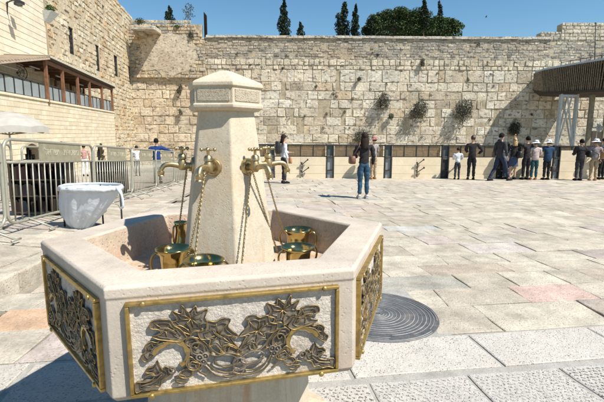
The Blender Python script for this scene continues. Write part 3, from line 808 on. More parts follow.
def tree(name, label, px, ptop, pbase_z, Y, parts, trunk_r=.2, cols=DK, dens=1, leaf=.28, group=None, cat='tree'):
    """parts: (dpx, py, rx_px, ry_px) ellipsoidal boughs in photo pixels at depth Y"""
    r = random.Random(hash(label) % 999 if False else len(label)*7+int(px))
    k = Y/F; base = at(px, ptop, Y); root = empty(name, (base.x, Y, pbase_z), 0, label, cat, group)
    cr = MB(); tr = MB(); o = Vector((base.x, Y, pbase_z))
    ztop = max(at(px+d, y_, Y).z for d, y_, a, b in parts)
    tr.tube([(0, 0, 0), (.05, 0, (ztop-pbase_z)*.5), (0, .05, (ztop-pbase_z)*.97)], [trunk_r, trunk_r*.7, trunk_r*.15], 8)
    for (d, y_, a, b) in parts:
        c = at(px+d, y_, Y)-o; dep = a*k*.8
        c.y = r.uniform(-.3, .3)*a*k
        if abs(d) > 1: tr.tube([(0, 0, max(.2, c.z-b*k*1.5)), tuple(c*.6+Vector((0, 0, c.z*.3))), tuple(c)], [trunk_r*.5, trunk_r*.35, trunk_r*.12], 6)
        n = int(dens*(a*b*3.2+30)); leafcloud(cr, c, (a*k, dep, b*k), n, leaf, cols, r, .6)
    tr.build('trunk', M_bark, root, smooth=True); cr.build('crown', M_leafd, root); return root
def cyp(n, top, bot, wmax, lean=0, r=random.Random(3)):
    out = []
    for i in range(n):
        t = i/(n-1); y_ = top+(bot-top)*t; w_ = wmax*(.25+.75*min(1, t*1.6))*r.uniform(.75, 1.15)
        out.append((lean*t+r.uniform(-.25, .25)*wmax, y_, w_, (bot-top)/n*1.1))
    return out
TB = ZMID
tree('cypress_tree', 'tall dark cypress rising alone above the wall right of the fountain cap', 284, 5, TB, 72, cyp(10, 2, 36, 6), .18, dens=3, leaf=.34)
tree('cypress_tree', 'tiny dark conifer tip beside the tall lone cypress', 301, 26, TB, 72, cyp(5, 24, 37, 4), .12, dens=3, leaf=.3)
tree('conifer_tree', 'ragged dark conifer left of the narrow cypress pair', 343, 5, TB, 74, cyp(10, 5, 38, 8), .2, dens=2.6, leaf=.36)
tree('cypress_tree', 'narrow dark cypress touching the ragged conifer', 355, 6, TB, 73, cyp(10, 7, 38, 4), .15, dens=3.4, leaf=.32)
tree('conifer_tree', 'small dark conifer above the raised left corner of the wall', 170, 8, TB, 70, cyp(7, 8, 24, 5), .15, dens=3, leaf=.3)
tree('bare_tree', 'thin sparse tree with few leaves beside the dark screen', 188, 4, TB, 70, [(0, 6, 4, 3), (-2, 10, 4, 4), (2, 14, 5, 4), (-1, 19, 4, 4), (3, 8, 3, 3)], .12, dens=1.0, leaf=.22, cols=[(.10, .10, .07), (.07, .08, .05)])
rp = random.Random(8); pine = []
for i in range(80):
    t = rp.random(); x = -47+t*94; hgt = 13+17*sin(pi*min(1, max(0, t*1.02))**.8)
    y_ = 37-rp.random()**.6*hgt*.85; pine.append((x, y_-1, rp.uniform(5, 9), rp.uniform(3.5, 5)))
pine += [(i, 34, 8, 5) for i in range(-40, 48, 9)]
tree('pine_tree', 'broad rounded green pine crown spreading above the wall', 413, 8, TB, 76, pine, .45, cols=[(.055, .085, .03), (.075, .115, .04), (.03, .05, .02), (.10, .14, .05)], dens=3.0, leaf=.34)
tree('cypress_tree', 'slim cypress spire poking out of the broad pine', 425, 0, TB, 75, cyp(9, -3, 25, 4), .15, dens=3, leaf=.32)
tree('conifer_tree', 'short pointed conifer top just left of centre of the pine', 372, 24, TB, 75, cyp(5, 19, 36, 5), .15, dens=2.6, leaf=.32)
tree('conifer_tree', 'small pointed tip right of the slim spire', 440, 9, TB, 77, cyp(5, 4, 24, 4), .15, dens=2.6, leaf=.32)

# plants on the wall ----------------------------------------------------
GP = [(.12, .12, .085), (.09, .095, .065), (.16, .15, .11), (.07, .072, .052)]
def wplant(px, py, rx, ry, label, n=None, Y=None, cols=GP, name='caper_bush', group=None):
    Y = Y or WY-.25; k = Y/F; p = at(px, py, Y); r = random.Random(int(px*31+py))
    mb = MB()
    for i in range(6):
        a = Vector((r.uniform(-.35, .35)*rx*k, -r.uniform(.1, .5)*rx*k*.8, r.uniform(-.35, .35)*ry*k))
        leafcloud(mb, a, (rx*k*.62, rx*k*.45, ry*k*.6), (n or int(rx*ry*9+60))//6, .20, cols, r, .3, hang=-1)
    root = empty(name, (p.x, Y, p.z), 0, label, 'bush', group)
    mb.build('foliage', M_leafg, root)
    st_ = MB()
    for i in range(5): st_.tube([(0, .25, ry*k*.4), (r.uniform(-.3, .3)*rx*k, -.2, ry*k*.1), (r.uniform(-.7, .7)*rx*k, -.4, -ry*k*r.uniform(.3, .8))], [.03, .02, .008], 5)
    st_.build('stem', M_bark, root, smooth=True); return root
wplant(382, 104, 10, 12, 'grey green hanging bush, leftmost of the row of big wall bushes')
wplant(391, 117, 4, 5, 'small hanging bush tucked below right of the leftmost big bush')
wplant(417, 111, 12, 14, 'wide grey green bush hanging above the woman in jeans to the right')
wplant(464, 111, 13, 14, 'broad drooping bush under a row of dark square holes')
wplant(515, 127, 9, 11, 'round dense green bush above the people at the barrier', cols=[(.05, .065, .035), (.075, .09, .05), (.035, .045, .028)])
wplant(363, 137, 13, 10, 'low wide bush behind the head of the woman in jeans')
wplant(180, 89, 4, 6, 'small brown bush on the orange left part of the wall')
wplant(192, 35, 4, 5, 'dry dark tuft below the dark screen at the corner')
wplant(359, 79, 3, 3, 'small dark tuft high on the pale courses')
wplant(422, 62, 3, 6, 'thin dry plant trailing down the grey upper courses')
wplant(181, 112, 3, 4, 'faded dry sprig low on the orange wall')
wplant(156, 28, 4, 2.5, 'green tuft in the top courses of the left corner', cols=[(.08, .11, .04)])
wplant(178, 27, 4, 3, 'bushy green tuft near the top of the plastered corner', cols=[(.08, .11, .04)])
tf = MB(); rt_ = random.Random(6); leafcloud(tf, (0, 0, 0), (.22, .16, .22), 46, .15, [(.06, .08, .035), (.045, .05, .03)], rt_, .2)
first = None; rt_ = random.Random(14)
for i in range(48):
    px = rt_.uniform(205, 535); py = rt_.uniform(72, 142) if rt_.random() < .82 else rt_.uniform(42, 70)
    p = at(px, py, WY-.12)
    if first is None: o = first = tf.build('weed_tuft', M_leafg)
    else: o = first.copy(); col.objects.link(o)
    o.location = (p.x, WY-.12, p.z); s_ = rt_.uniform(.4, 1.0); o.scale = (s_, s_, s_); o.rotation_euler = (0, rt_.random()*6, 0)
    tag(o, 'tiny green weed tuft growing from a joint of the big pale wall', 'weed', 'weed tufts in the wall joints')

# slab, shrubs and screen on the left corner
p = at(147, 30, WY-1.6)
sm = MB(); sm.box((p.x-.1, WY-1.5, p.z), (3.0, 2.6, .55), col=(.56, .50, .40)); sm.box((p.x-.9, WY-1.2, p.z-.5), (1.2, 2.0, .5), col=(.5, .42, .3))
tag(sm.build('stone_ledge', M_rough, bevel=.12), 'weathered stone ledge jutting from the corner where building meets wall', 'ledge')
wplant(141, 21, 6, 4, 'bushy green shrub growing on top of the stone ledge', Y=WY-1.6, cols=[(.07, .09, .035), (.11, .1, .05)], name='ledge_shrub')
sc_ = MB(); A = at(200.5, 7, WY+1); B = at(206, 31, WY-.5); 
zt0, zt1, zb_ = at(200, 7.5, WY).z, at(207, 16, WY).z, at(204, 34, WY).z
sx0, sx1 = at(200.5, 15, WY).x, at(207, 15, WY).x
for i in range(15):
    t = i/14; x = sx0+(sx1-sx0)*t; yy = WY+2-2.2*t; sc_.bar((x, yy, zb_), (x, yy, zt0+(zt1-zt0)*t), .05, .05)
for i in range(16):
    z = zb_+(zt0-zb_)*i/15
    t0 = 0 ; t1 = 1 if z < zt1 else (zt0-z)/(zt0-zt1)
    if t1 > .02: sc_.bar((sx0, WY+2, z), (sx0+(sx1-sx0)*t1, WY+2-2.2*t1, z), .03, .12)
tag(sc_.build('security_screen', plain('rusted_screen', (.045, .03, .022), rough=.8)), 'tall dark slatted security screen with sloping top on the wall corner', 'screen')
# ------------------------------------------------------------------ left building
K = .1545
fdir = Vector((-K, 1)).normalized(); fn = Vector((fdir.y, -fdir.x))     # along (away), outward normal (to the right)
def fplane(px, py, x0):
    d = ray(px, py)       # x = x0 - K*y
    t = x0/(d.x+K*d.y); P = Vector((0, 0, EYE))+d*t
    s = (Vector((P.x, P.y))-Vector((x0, 0))).dot(fdir)
    return s, P.z, P
XU, XT = -13.5, -10.8
rb = random.Random(31)
lb = empty('stone_building', (XU, 40, -3), 0, 'tall rough stone building on the left with narrow windows', 'building')
LO = (XU, 40, -3)
s_far = fplane(134, 60, XU)[0]; s_near = fplane(48, 40, XU)[0]
wins = []
for (pxa, pya, pyb, w_) in ((70.5, 27, 53.5, 1.1), (97, 45, 70.5, 1.15), (115.5, 55.5, 76, 1.5), (129.5, 66, 84, 1.4)):
    s, zt_, _ = fplane(pxa, pya, XU); _, zb2, _ = fplane(pxa, pyb, XU); wins.append((s-w_/2, s+w_/2, zb2, zt_))
small = []
for (pxa, pya, pyb, w_) in ((103, 5, 15, .8), (128, 34, 42, .8), (42, 41, 46, 0)):
    if w_ == 0: continue
    s, zt_, _ = fplane(pxa, pya, XU); _, zb2, _ = fplane(pxa, pyb, XU); small.append((s-w_/2, s+w_/2, zb2, zt_))
def roofz(s):
    # stepping roofline falling away
    sA, zA, _ = fplane(117, 0, XU); sB, zB, _ = fplane(131, 15.5, XU)
    return zB + (zA-zB)*max(0, (sB-s))/(sB-sA) - max(0, s-sB)*.5 + .1*noise.noise(Vector((s, 0, 0)))
def col_b(s, z, r):
    t = r.random(); n = noise.noise(Vector((s*.2, z*.2, 5)))
    c = (.62, .53, .37) if t < .55 else ((.68, .60, .45) if t < .8 else ((.60, .45, .27) if t < .93 else (.45, .35, .22)))
    if n > .25: c = tuple(a*.6+b*.4 for a, b in zip(c, (.6, .42, .24)))
    return jit3(c, r, .1)
bm_ = MB()
ashlar(bm_, (XU, 0), fdir, fn, s_near-.0, s_far+.3, courses(-3, 26, .38, .52, rb), (.45, 1.15), col_b, rb, gap=.04, relief=(-.01, .09), bev=.04, holes=wins+small, keep=lambda s, z: z < roofz(s), jit=.03)
rel(bm_, LO).build('rough_masonry', M_rough, lb)
# core (with recesses for windows): box rows
core = MB()
def fbox(mb, s0, s1, z0, z1, d0, d1, x0=XU, col=None):
    o = Vector((x0, 0)); 
    P = []
    for z in (z0, z1):
        for (s, d) in ((s0, d0), (s1, d0), (s1, d1), (s0, d1)):
            q = o+fdir*s+fn*d; P.append((q.x, q.y, z))
    mb.add(P, [(0, 3, 2, 1), (4, 5, 6, 7), (0, 1, 5, 4), (1, 2, 6, 5), (2, 3, 7, 6), (3, 0, 4, 7)], col)
n_ = 14; ss = [s_near+(s_far+.3-s_near)*i/n_ for i in range(n_+1)]
for a, b in zip(ss[:-1], ss[1:]):
    fbox(core, a, b, -3, roofz(b)-.15, -3, -.55)
rel(core, LO).build('wall_core', M_mortar2, lb)
allh = sorted(wins+small); 
jm = MB()      # mortar skin between stones, pierced by the windows
segs = [s_near] + sum([[h[0], h[1]] for h in sorted(allh)], []) + [s_far+.3]
hs = sorted(allh)
prev = s_near
for h in hs:
    if h[0] > prev: 
        fbox(jm, prev, h[0], -3, roofz(h[0])-.2, -.55, -.0)
    fbox(jm, max(prev, h[0]), h[1], -3, h[2], -.55, -.0); fbox(jm, max(prev, h[0]), h[1], h[3], max(h[3]+.1, roofz(h[1])-.2), -.55, -.0); prev = max(prev, h[1])
fbox(jm, prev, s_far+.3, -3, roofz(s_far)-.2, -.55, -.0)
rel(jm, LO).build('mortar', M_mortar2, lb)
for i, h in enumerate(wins):
    f = MB(); wn = 3
    for t in (0, .5, 1): fbox(f, h[0]+(h[1]-h[0])*t-.03, h[0]+(h[1]-h[0])*t+.03, h[2], h[3], -.14, -.08)
    for t in range(7): z = h[2]+(h[3]-h[2])*t/6; fbox(f, h[0], h[1], z-.02, z+.02, -.13, -.10)
    fo = rel(f, LO).build('window', M_dsteel, lb)
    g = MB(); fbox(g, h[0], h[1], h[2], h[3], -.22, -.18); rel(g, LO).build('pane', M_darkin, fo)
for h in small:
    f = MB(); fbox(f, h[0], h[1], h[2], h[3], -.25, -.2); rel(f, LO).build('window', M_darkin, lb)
# newer smooth block beyond the left frame edge
sb = MB(); sN = fplane(-60, 40, XU)[0]
def col_s(s, z, r): return jit3((.66, .585, .45) if r.random() < .75 else (.70, .63, .50), r, .05)
xs_ = XU+.55
sE = fplane(46.5, 40, xs_)[0]
nb = empty('sawn_stone_building', (xs_, 20, 3), 0, 'smooth sawn stone building block at the upper left above the canopy', 'building')
NO = (xs_, 20, 3)
ashlar(sb, (xs_, 0), fdir, fn, sN, sE, courses(2.5, 15, .36, .40, rb), (.6, 1.2), col_s, rb, gap=.018, relief=(0, .008), bev=.008, jit=.003)
rel(sb, NO).build('sawn_masonry', M_smooth, nb)
c2 = MB(); fbox(c2, sN, sE-.02, 2.5, 15, -4, -.01, x0=xs_); rel(c2, NO).build('wall_core', M_mortar2, nb)
# plant box, bracket lamp
s, z, P = fplane(45, 12, xs_)
e = empty('plant_box', (P.x+.3, P.y, z), 0, 'grey tray with green plant fixed at the edge of the sawn stone block', 'planter'); e.scale = (.6, .6, .6)
b1 = MB(); b1.add([(-.5, -.8, 0), (.7, -.8, 0), (.7, .8, 0), (-.5, .8, 0), (-.5, -.5, -1.1), (-.3, -.5, -1.1), (-.3, .5, -1.1), (-.5, .5, -1.1)], [(0, 1, 2, 3), (4, 7, 6, 5), (0, 4, 5, 1), (1, 5, 6, 2), (2, 6, 7, 3), (3, 7, 4, 0)]); b1.build('tray', M_blueg, e)
b2 = MB(); leafcloud(b2, (.1, 0, .35), (.45, .6, .45), 260, .25, [(.06, .12, .03), (.1, .16, .05)], rb, .2); b2.build('plant', M_leafg, e)
s, z, P = fplane(6, 3, xs_)
b1 = MB(); b1.bar((P.x, P.y, z-.6), (P.x+.1, P.y, z+.1), .05, .05); b1.tube([(P.x, P.y, z), (P.x+.5, P.y-.2, z+.1), (P.x+.9, P.y-.2, z-.02)], .035, 8); b1.box((P.x+.9, P.y-.2, z-.02), (.3, .45, .16)); b1.box((P.x+.5, P.y+.3, z+.02), (.26, .4, .14))
tag(b1.build('wall_floodlight', M_dsteel), 'dark bracket floodlight on the sawn stone block at the top left', 'floodlight')
# terrace block with balcony
tb_ = empty('terrace_building', (XT, 30, -3), 0, 'low cream stone terrace block with arched doorways below the timber canopy', 'building')
TO = (XT, 30, -3)
sT1 = fplane(114, 112, XT)[0]; sT0 = 10
BZ = fplane(80, 107, XT)[1]
arch = []
for (pxa, pya, pyb, hw) in ((32, 143.5, 240, 1.35), (100.5, 143, 200, 1.1)):
    s, zt_, _ = fplane(pxa, pya, XT); arch.append((s-hw, s+hw, -3, zt_, s, hw))
def in_arch(s, z):
    for (a, b, z0, z1, c, hw) in arch:
        if abs(s-c) < hw:
            sp = z1-hw*1.05; 
            if z < sp: return True
            # pointed arch
            t = (z-sp)/(z1-sp); 
            if abs(s-c) < hw*sqrt(max(0, 1-t**1.7)): return True
    return False
tm = MB()
zs = courses(-3, BZ, .24, .28, rb)
ashlar(tm, (XT, 0), fdir, fn, sT0, sT1, zs, (.4, .9), lambda s, z, r: jit3((.66, .565, .40) if r.random() < .7 else (.70, .62, .46), r, .06), rb, gap=.016, relief=(0, .006), bev=.008, jit=.002, keep=lambda s, z: not in_arch(s, z))
rel(tm, TO).build('sawn_masonry', M_smooth, tb_)
# core pierced by arches (columns of boxes)
tc_ = MB(); s = sT0
while s < sT1:
    s2 = min(s+.12, sT1); m_ = (s+s2)/2; z0 = -3
    for (a, b, zz0, z1, c, hw) in arch:
        if abs(m_-c) < hw:
            sp = z1-hw*1.05; t = (1-(abs(m_-c)/hw)**2)**(1/1.7); z0 = sp+(z1-sp)*t
    fbox(tc_, s, s2, z0, BZ-.02, -.5, -.004, x0=XT); s = s2
rel(tc_, TO).build('wall_core', M_mortar2, tb_)
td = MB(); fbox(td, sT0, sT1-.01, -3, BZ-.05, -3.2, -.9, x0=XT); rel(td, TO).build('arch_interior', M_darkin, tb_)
te = MB(); fbox(te, sT1-.5, sT1, -3, BZ, -3.1, -.5, x0=XT); rel(te, TO).build('end_wall', M_mortar2, tb_)
for (a, b, zz0, z1, c, hw) in arch:
    tg = MB()
    for i in range(-3, 4): 
        s = c+i*hw/4; fbox(tg, s-.02, s+.02, -1.6, z1-hw*1.05+hw*1.0*sqrt(max(0, 1-(i/4)**2))*.9, -.42, -.36, x0=XT)
    fbox(tg, c-hw, c+hw, z1-hw*1.05-.03, z1-hw*1.05+.03, -.42, -.36, x0=XT)
    rel(tg, TO).build('arch_grille', M_dsteel, tb_)
tl = MB(); fbox(tl, sT0, sT1+.05, BZ-.02, BZ+.10, -3.2, .06, x0=XT); rel(tl, TO).build('terrace_slab', M_barst, tb_, bevel=.01)
# railing
rg = empty('balcony_railing', (XT, 30, BZ), 0, 'dark framed railing with grey glass panels along the terrace edge', 'railing')
RO = (XT, 30, BZ); rl_ = MB(); s = fplane(-40, 90, XT)[0]; RH = .80
pans = MB()
while s < sT1:
    L = .92; e_ = min(s+L, sT1)
    fbox(rl_, s-.035, s+.035, BZ+.1, BZ+RH+.14, -.16, -.09, x0=XT)
    fbox(pans, s+.06, e_-.06, BZ+.16, BZ+RH+.08, -.135, -.115, x0=XT); s += L
fbox(rl_, fplane(-40, 90, XT)[0], sT1, BZ+RH+.14, BZ+RH+.20, -.17, -.08, x0=XT); fbox(rl_, fplane(-40, 90, XT)[0], sT1, BZ+.10, BZ+.15, -.16, -.09, x0=XT)
rel(rl_, RO).build('rail_frame', M_dsteel, rg); rel(pans, RO).build('glass_panel', M_rglass, rg)
# canopy
cn = empty('timber_canopy', (XT, 30, BZ), 0, 'brown timber canopy with ribbed roof over the terrace', 'canopy')
CO = RO
posts = [fplane(px, 95, XT)[0] for px in (48, 64, 78.5, 90, 102, 112)]
zc = [fplane(px, py, XT)[1] for px, py in ((48, 60), (64, 69), (78.5, 75), (90, 80), (102, 84), (112, 88))]
for i, s in enumerate(posts):
    f = MB(); fbox(f, s-.10, s+.10, BZ-.15 if i == 0 else BZ+.1, zc[i]-.02, -.08, .06, x0=XT); rel(f, CO).build('post', M_woodb, cn)
    if i: 
        f = MB(); fbox(f, s-.07, s+.07, BZ+.1, zc[i]-.1, -2.4, -2.25, x0=XT); rel(f, CO).build('post', M_woodb, cn)
def strip(mb, sA, zA, sB, zB, d0, d1, th):
    o = Vector((XT, 0)); P = []
    for dz in (0, th):
        for (s, z, d) in ((sA, zA, d0), (sB, zB, d0), (sB, zB, d1), (sA, zA, d1)):
            q = o+fdir*s+fn*d; P.append((q.x, q.y, z+dz))
    mb.add(P, [(0, 3, 2, 1), (4, 5, 6, 7), (0, 1, 5, 4), (1, 2, 6, 5), (2, 3, 7, 6), (3, 0, 4, 7)])
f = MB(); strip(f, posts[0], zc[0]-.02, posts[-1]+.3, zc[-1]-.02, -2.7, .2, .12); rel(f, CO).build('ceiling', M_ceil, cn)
f = MB(); strip(f, posts[0], zc[0]+.102, posts[-1]+.35, zc[-1]+.102, -2.7, .3, .10); 
nr = 40
for i in range(nr):
    t = i/nr; s = posts[0]+(posts[-1]-posts[0])*t; z = zc[0]+(zc[-1]-zc[0])*t
    fbox(f, s-.05, s+.05, z+.2, z+.225, -2.65, .32, x0=XT)
rel(f, CO).build('roof_sheet', plain('pale_roof_edge', (.55, .5, .4), rough=.7), cn)
s0_ = fplane(-40, 60, XT)[0]; zf0 = fplane(0, 57.5, XT)[1]-.35
f = MB(); strip(f, s0_, zf0-.5, posts[0]+.1, zc[0]-.02+.02, -2.7, .25, .10)
for i in range(26):
    t = i/26; s = s0_+(posts[0]-s0_)*t; z = zf0-.5+(zc[0]-zf0+.5)*t; fbox(f, s-.06, s+.06, z+.12, z+.16, -2.6, .28, x0=XT)
rel(f, CO).build('roof_sheet', M_roofm, cn)
f = MB()
for i in range(9):
    t = (i+.5)/9; s = posts[0]+(posts[-1]-posts[0])*t; z = zc[0]+(zc[-1]-zc[0])*t; fbox(f, s-.04, s+.04, z-.16, z-.04, -2.6, 0, x0=XT)
strip(f, posts[0], zc[0]-.24, posts[-1]+.1, zc[-1]-.24, -.06, .05, .20)
rel(f, CO).build('beam', M_woodb, cn)
f = MB()
for t in (.12, .4, .7): 
    s = posts[0]+(posts[-1]-posts[0])*t; z = zc[0]+(zc[-1]-zc[0])*t-.28; fbox(f, s-.6, s+.6, z, z+.05, -1.3, -1.2, x0=XT)
fbox(f, posts[0]-3.2, posts[0]-.6, zc[0]-.75, zc[0]-.70, -1.3, -1.2, x0=XT)
rel(f, CO).build('lamp_tube', plain('white_lamp_tube', (.7, .7, .68), rough=.4), cn)
# wall fan under canopy
s, z, P = fplane(17, 73, XT-2.2)
fan = empty('wall_fan', P+Vector((0, 0, 0)), 0, 'round caged fan hanging under the timber canopy', 'fan')
def fanparts(root, r_, mat1, mat2, facing=0):
    cg = MB()
    for q in (.35, .7, 1.0): cg.tube([(q*r_*cos(2*pi*i/28), -.08, q*r_*sin(2*pi*i/28)) for i in range(28)], .022 if q == 1 else .012, 6, closed=True)
    for i in range(12): a = 2*pi*i/12; cg.tube([(0, -.10, 0), (r_*cos(a), -.08, r_*sin(a))], .008, 4)
    cg.build('cage', mat1, root)
    bl = MB()
    for i in range(4):
        a = 2*pi*i/4+.4
        vs = [(cos(a+da)*rr_, dy, sin(a+da)*rr_) for da, rr_, dy in ((-.15, .12*r_, 0), (-.42, .8*r_, -.04), (.1, .9*r_, .01), (.35, .75*r_, .03), (.2, .12*r_, .01))]
        bl.add(vs+[(x, y+.012, z_) for x, y, z_ in vs], [(0, 1, 2, 3, 4), (9, 8, 7, 6, 5)]+[(i_, i_+5, (i_+1) % 5+5, (i_+1) % 5) for i_ in range(5)])
    bl.build('blade', mat2, root)
    hb = MB(); hb.lathe([(.02, -.12), (.12*r_, -.1), (.14*r_, .12), (.05, .2)], 14, axis=(0, -1, 0)); hb.bar((0, .15, 0), (0, .3, .5), .05, .05); hb.build('motor', mat1, root)
fanparts(fan, .52, M_dsteel, plain('pale_blade', (.6, .6, .58)))
fan.rotation_euler = (0, 0, .5)

# ------------------------------------------------------------------ barrier at the far side
BA = at(205, 178, 16.9); BB = at(660, 177, 17.6)
bd = (Vector((BB.x, BB.y))-Vector((BA.x, BA.y))); BL = bd.length; bd.normalize(); bn = Vector((bd.y, -bd.x))
bar = empty('stone_barrier', (BA.x, BA.y, -.4), 0, 'long low cream stone barrier with tinted glass strip across the plaza', 'barrier')
def bpt(s, d, z): q = Vector((BA.x, BA.y))+bd*s+bn*d; return Vector((q.x, q.y, z))
def bs(px, py=165):
    d = ray(px, py); o = Vector((BA.x, BA.y)); # intersect plan line
    den = d.x*bd.y-d.y*bd.x; t = (o.x*bd.y-o.y*bd.x)/den; P = Vector((d.x*t, d.y*t)); return (P-o).dot(bd), EYE+d.z*t
def bbox(mb, s0, s1, z0, z1, d0, d1, col=None):
    P = [bpt(s, d, z) for z in (z0, z1) for (s, d) in ((s0, d1), (s1, d1), (s1, d0), (s0, d0))]
    mb.add(P, [(0, 3, 2, 1), (4, 5, 6, 7), (0, 1, 5, 4), (1, 2, 6, 5), (2, 3, 7, 6), (3, 0, 4, 7)], col)
def zbar(px, py): return bs(px, py)[1]
ZBASE = -.5; ZP = zbar(400, 157.2); ZR = zbar(400, 145.3)
BO = (BA.x, BA.y, -.4)
ps = [bs(px)[0] for px in (215, 271, 330, 388, 445, 500.5, 556, 612, 668)]
for i in range(len(ps)-1):
    a, b = ps[i]+.16, ps[i+1]-.16
    hi = ZP if i < 6 else zbar(575, 150.5)
    f = MB(); nb_ = 3
    for j in range(nb_):
        for q in range(2):
            za = ZBASE+(hi-ZBASE)*j/nb_; sA = a+(b-a)*q/2
            bbox(f, sA+.003, a+(b-a)*(q+1)/2-.003, za+.003, ZBASE+(hi-ZBASE)*(j+1)/nb_-.003, -.06, .0)
    bbox(f, a, b, ZBASE, hi-.01, -.20, -.058)
    rel(f, BO).build('stone_panel', M_barst, bar, bevel=.004)
    g = MB(); bbox(g, a+.03, b-.03, hi+.03, ZR-.03, -.115, -.10); rel(g, BO).build('glass_strip', M_brglass, bar)
    r_ = MB(); bbox(r_, a-.04, b+.04, ZR-.03, ZR+.02, -.15, -.07); bbox(r_, a-.04, b+.04, hi-.008, hi+.03, -.17, -.04)
    for q in range(1, 4): bbox(r_, a+(b-a)*q/4-.018, a+(b-a)*q/4+.018, hi+.03, ZR-.03, -.13, -.085)
    rel(r_, BO).build('rail', M_dsteel, bar)
for i, s in enumerate(ps):
    f = MB()
    for d_ in (-.145, .105): bbox(f, s+d_, s+d_+.04, ZBASE, ZR+.03, -.12, .02)
    for z in (ZBASE+.1, ZP-.06, ZP-.01, ZR-.02, ZBASE+.45): bbox(f, s-.105, s+.105, z, z+.04, -.12, .015)
    fo = rel(f, BO).build('gate_post', M_dsteel, bar)
    g = MB(); bbox(g, s-.104, s+.104, ZBASE+.15, ZP-.07, -.07, -.05)
    rel(g, BO).build('post_glass', M_rglass if i not in (4, 5) else M_dsteel, fo)
    g = MB(); bbox(g, s-.104, s+.104, ZP+.04, ZR-.02, -.07, -.05); rel(g, BO).build('sign_plate', plain('dark_post_plate', (.07, .09, .09), rough=.4), fo)
# folded bracket stands in front of the barrier
for i, (px, lab) in enumerate(((302, 'black bracket rack on the barrier right of the woman with backpack'), (417, 'black bracket rack on the barrier right of the woman in jeans'))):
    s, _ = bs(px); mb = MB()
    mb.bar(bpt(s, .05, zbar(px, 162)), bpt(s, .05, zbar(px, 177)), .03, .03)
    for (dz, ln) in ((162, .22), (170, .25)):
        z = zbar(px, dz); mb.bar(bpt(s, .05, z-.10), bpt(s+ln, .12, z+.10), .03, .03); mb.bar(bpt(s, .05, z-.12), bpt(s-.05, .1, z), .03, .03); mb.box(bpt(s+ln, .12, z+.10), (.05, .05, .07))
    tag(mb.build('bracket_rack', M_dsteel), lab, 'rack')

# ------------------------------------------------------------------ covered walkway on the right
wk = empty('covered_walkway', (20, 45, -4), 0, 'raised timber slatted walkway with pale roof edge on a steel tower', 'walkway')
WKO = (20, 45, -4)
pl_ = [(536, 56.3, 73.5, 94.5), (545, 55.2, 70.5, 96), (562, 53.8, 67.5, 95.5), (582, 52, 64, 94.5), (604, 50, 60.5, 93.5), (640, 46.5, 52, 92), (700, 41, 38, 89)]
plan = []
for (px, Y, pt, pb) in pl_:
    a = at(px, pt, Y); b = at(px, pb-4, Y); plan.append((a.x, Y, b.z, a.z))
def interp(t):
    i = min(int(t), len(plan)-2); u = t-i; return [plan[i][k]+(plan[i+1][k]-plan[i][k])*u for k in range(4)]
rf = MB(); dk = MB(); fn_ = MB(); un = MB(); hr = MB()
T = 6; n = 60
prev = None
for i in range(n+1):
    x, y_, zb2, zt_ = interp(T*i/n)
    if prev:
        X0, Y0, B0, T0 = prev
        for mb, a0, a1, th, ov in ((rf, T0, zt_, .22, 0.35), (dk, B0, zb2, -.25, .15)):
            P = [(X0-ov, Y0-ov, a0), (x-ov, y_-ov, a1), (x+1, min(WY-.25, y_+9), a1), (X0+1, min(WY-.25, Y0+9), a0)]
            P += [(p[0], p[1], p[2]+th) for p in P]; mb.add(P, [(0, 3, 2, 1), (4, 5, 6, 7), (0, 1, 5, 4), (1, 2, 6, 5), (2, 3, 7, 6), (3, 0, 4, 7)])
        dk.add([(X0+.2, Y0+.7, B0), (x+.2, y_+.7, zb2), (x+.2, y_+.7, zt_), (X0+.2, Y0+.7, T0)], [(0, 1, 2, 3)])
        hr.bar((X0, Y0, B0+1.2), (x, y_, zb2+1.2), .08, .08); hr.bar((X0+.05, Y0+.05, T0-.15), (x+.05, y_+.05, zt_-.15), .15, .3)
    prev = (x, y_, zb2, zt_)
cnt = 62; pts_ = []
for i in range(cnt):
    t = T*(i/cnt); x, y_, zb2, zt_ = interp(t); x2, y2, _, zt2 = interp(min(T, t+.16))
    f = (x, y_, zb2); fn_.bar((x, y_, zb2), (x2-.45, y2-.1, zt2-.05), .11, .13, m=0)
    if i % 4 == 0: fn_.bar((x, y_, zb2), (x+.0, y_, zt_), .18, .12)
# closing fins round the far end
x, y_, zb2, zt_ = interp(0)
for i in range(10): fn_.bar((x+i*.12, y_+i*.14, zb2), (x+i*.12-.1, y_+i*.14, zt_), .07, .07)
rel(rf, WKO).build('roof', plain('pale_blue_roof_sheet', (.44, .50, .53), rough=.5), wk)
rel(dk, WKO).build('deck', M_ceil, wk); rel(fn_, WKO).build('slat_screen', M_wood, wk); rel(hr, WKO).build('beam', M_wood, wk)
rail = MB()
for i in range(n//3, n):
    x, y_, _, zt_ = interp(T*i/n); x2, y2, _, z2 = interp(T*(i+1)/n)
    rail.bar((x+1, y_+2, zt_+.9), (x2+1, y2+2, z2+.9), .06, .06)
    if i % 5 == 0: rail.bar((x+1, y_+2, zt_), (x+1, y_+2, zt_+1.0), .06, .06)
rel(rail, WKO).build('roof_railing', M_dsteel, wk)
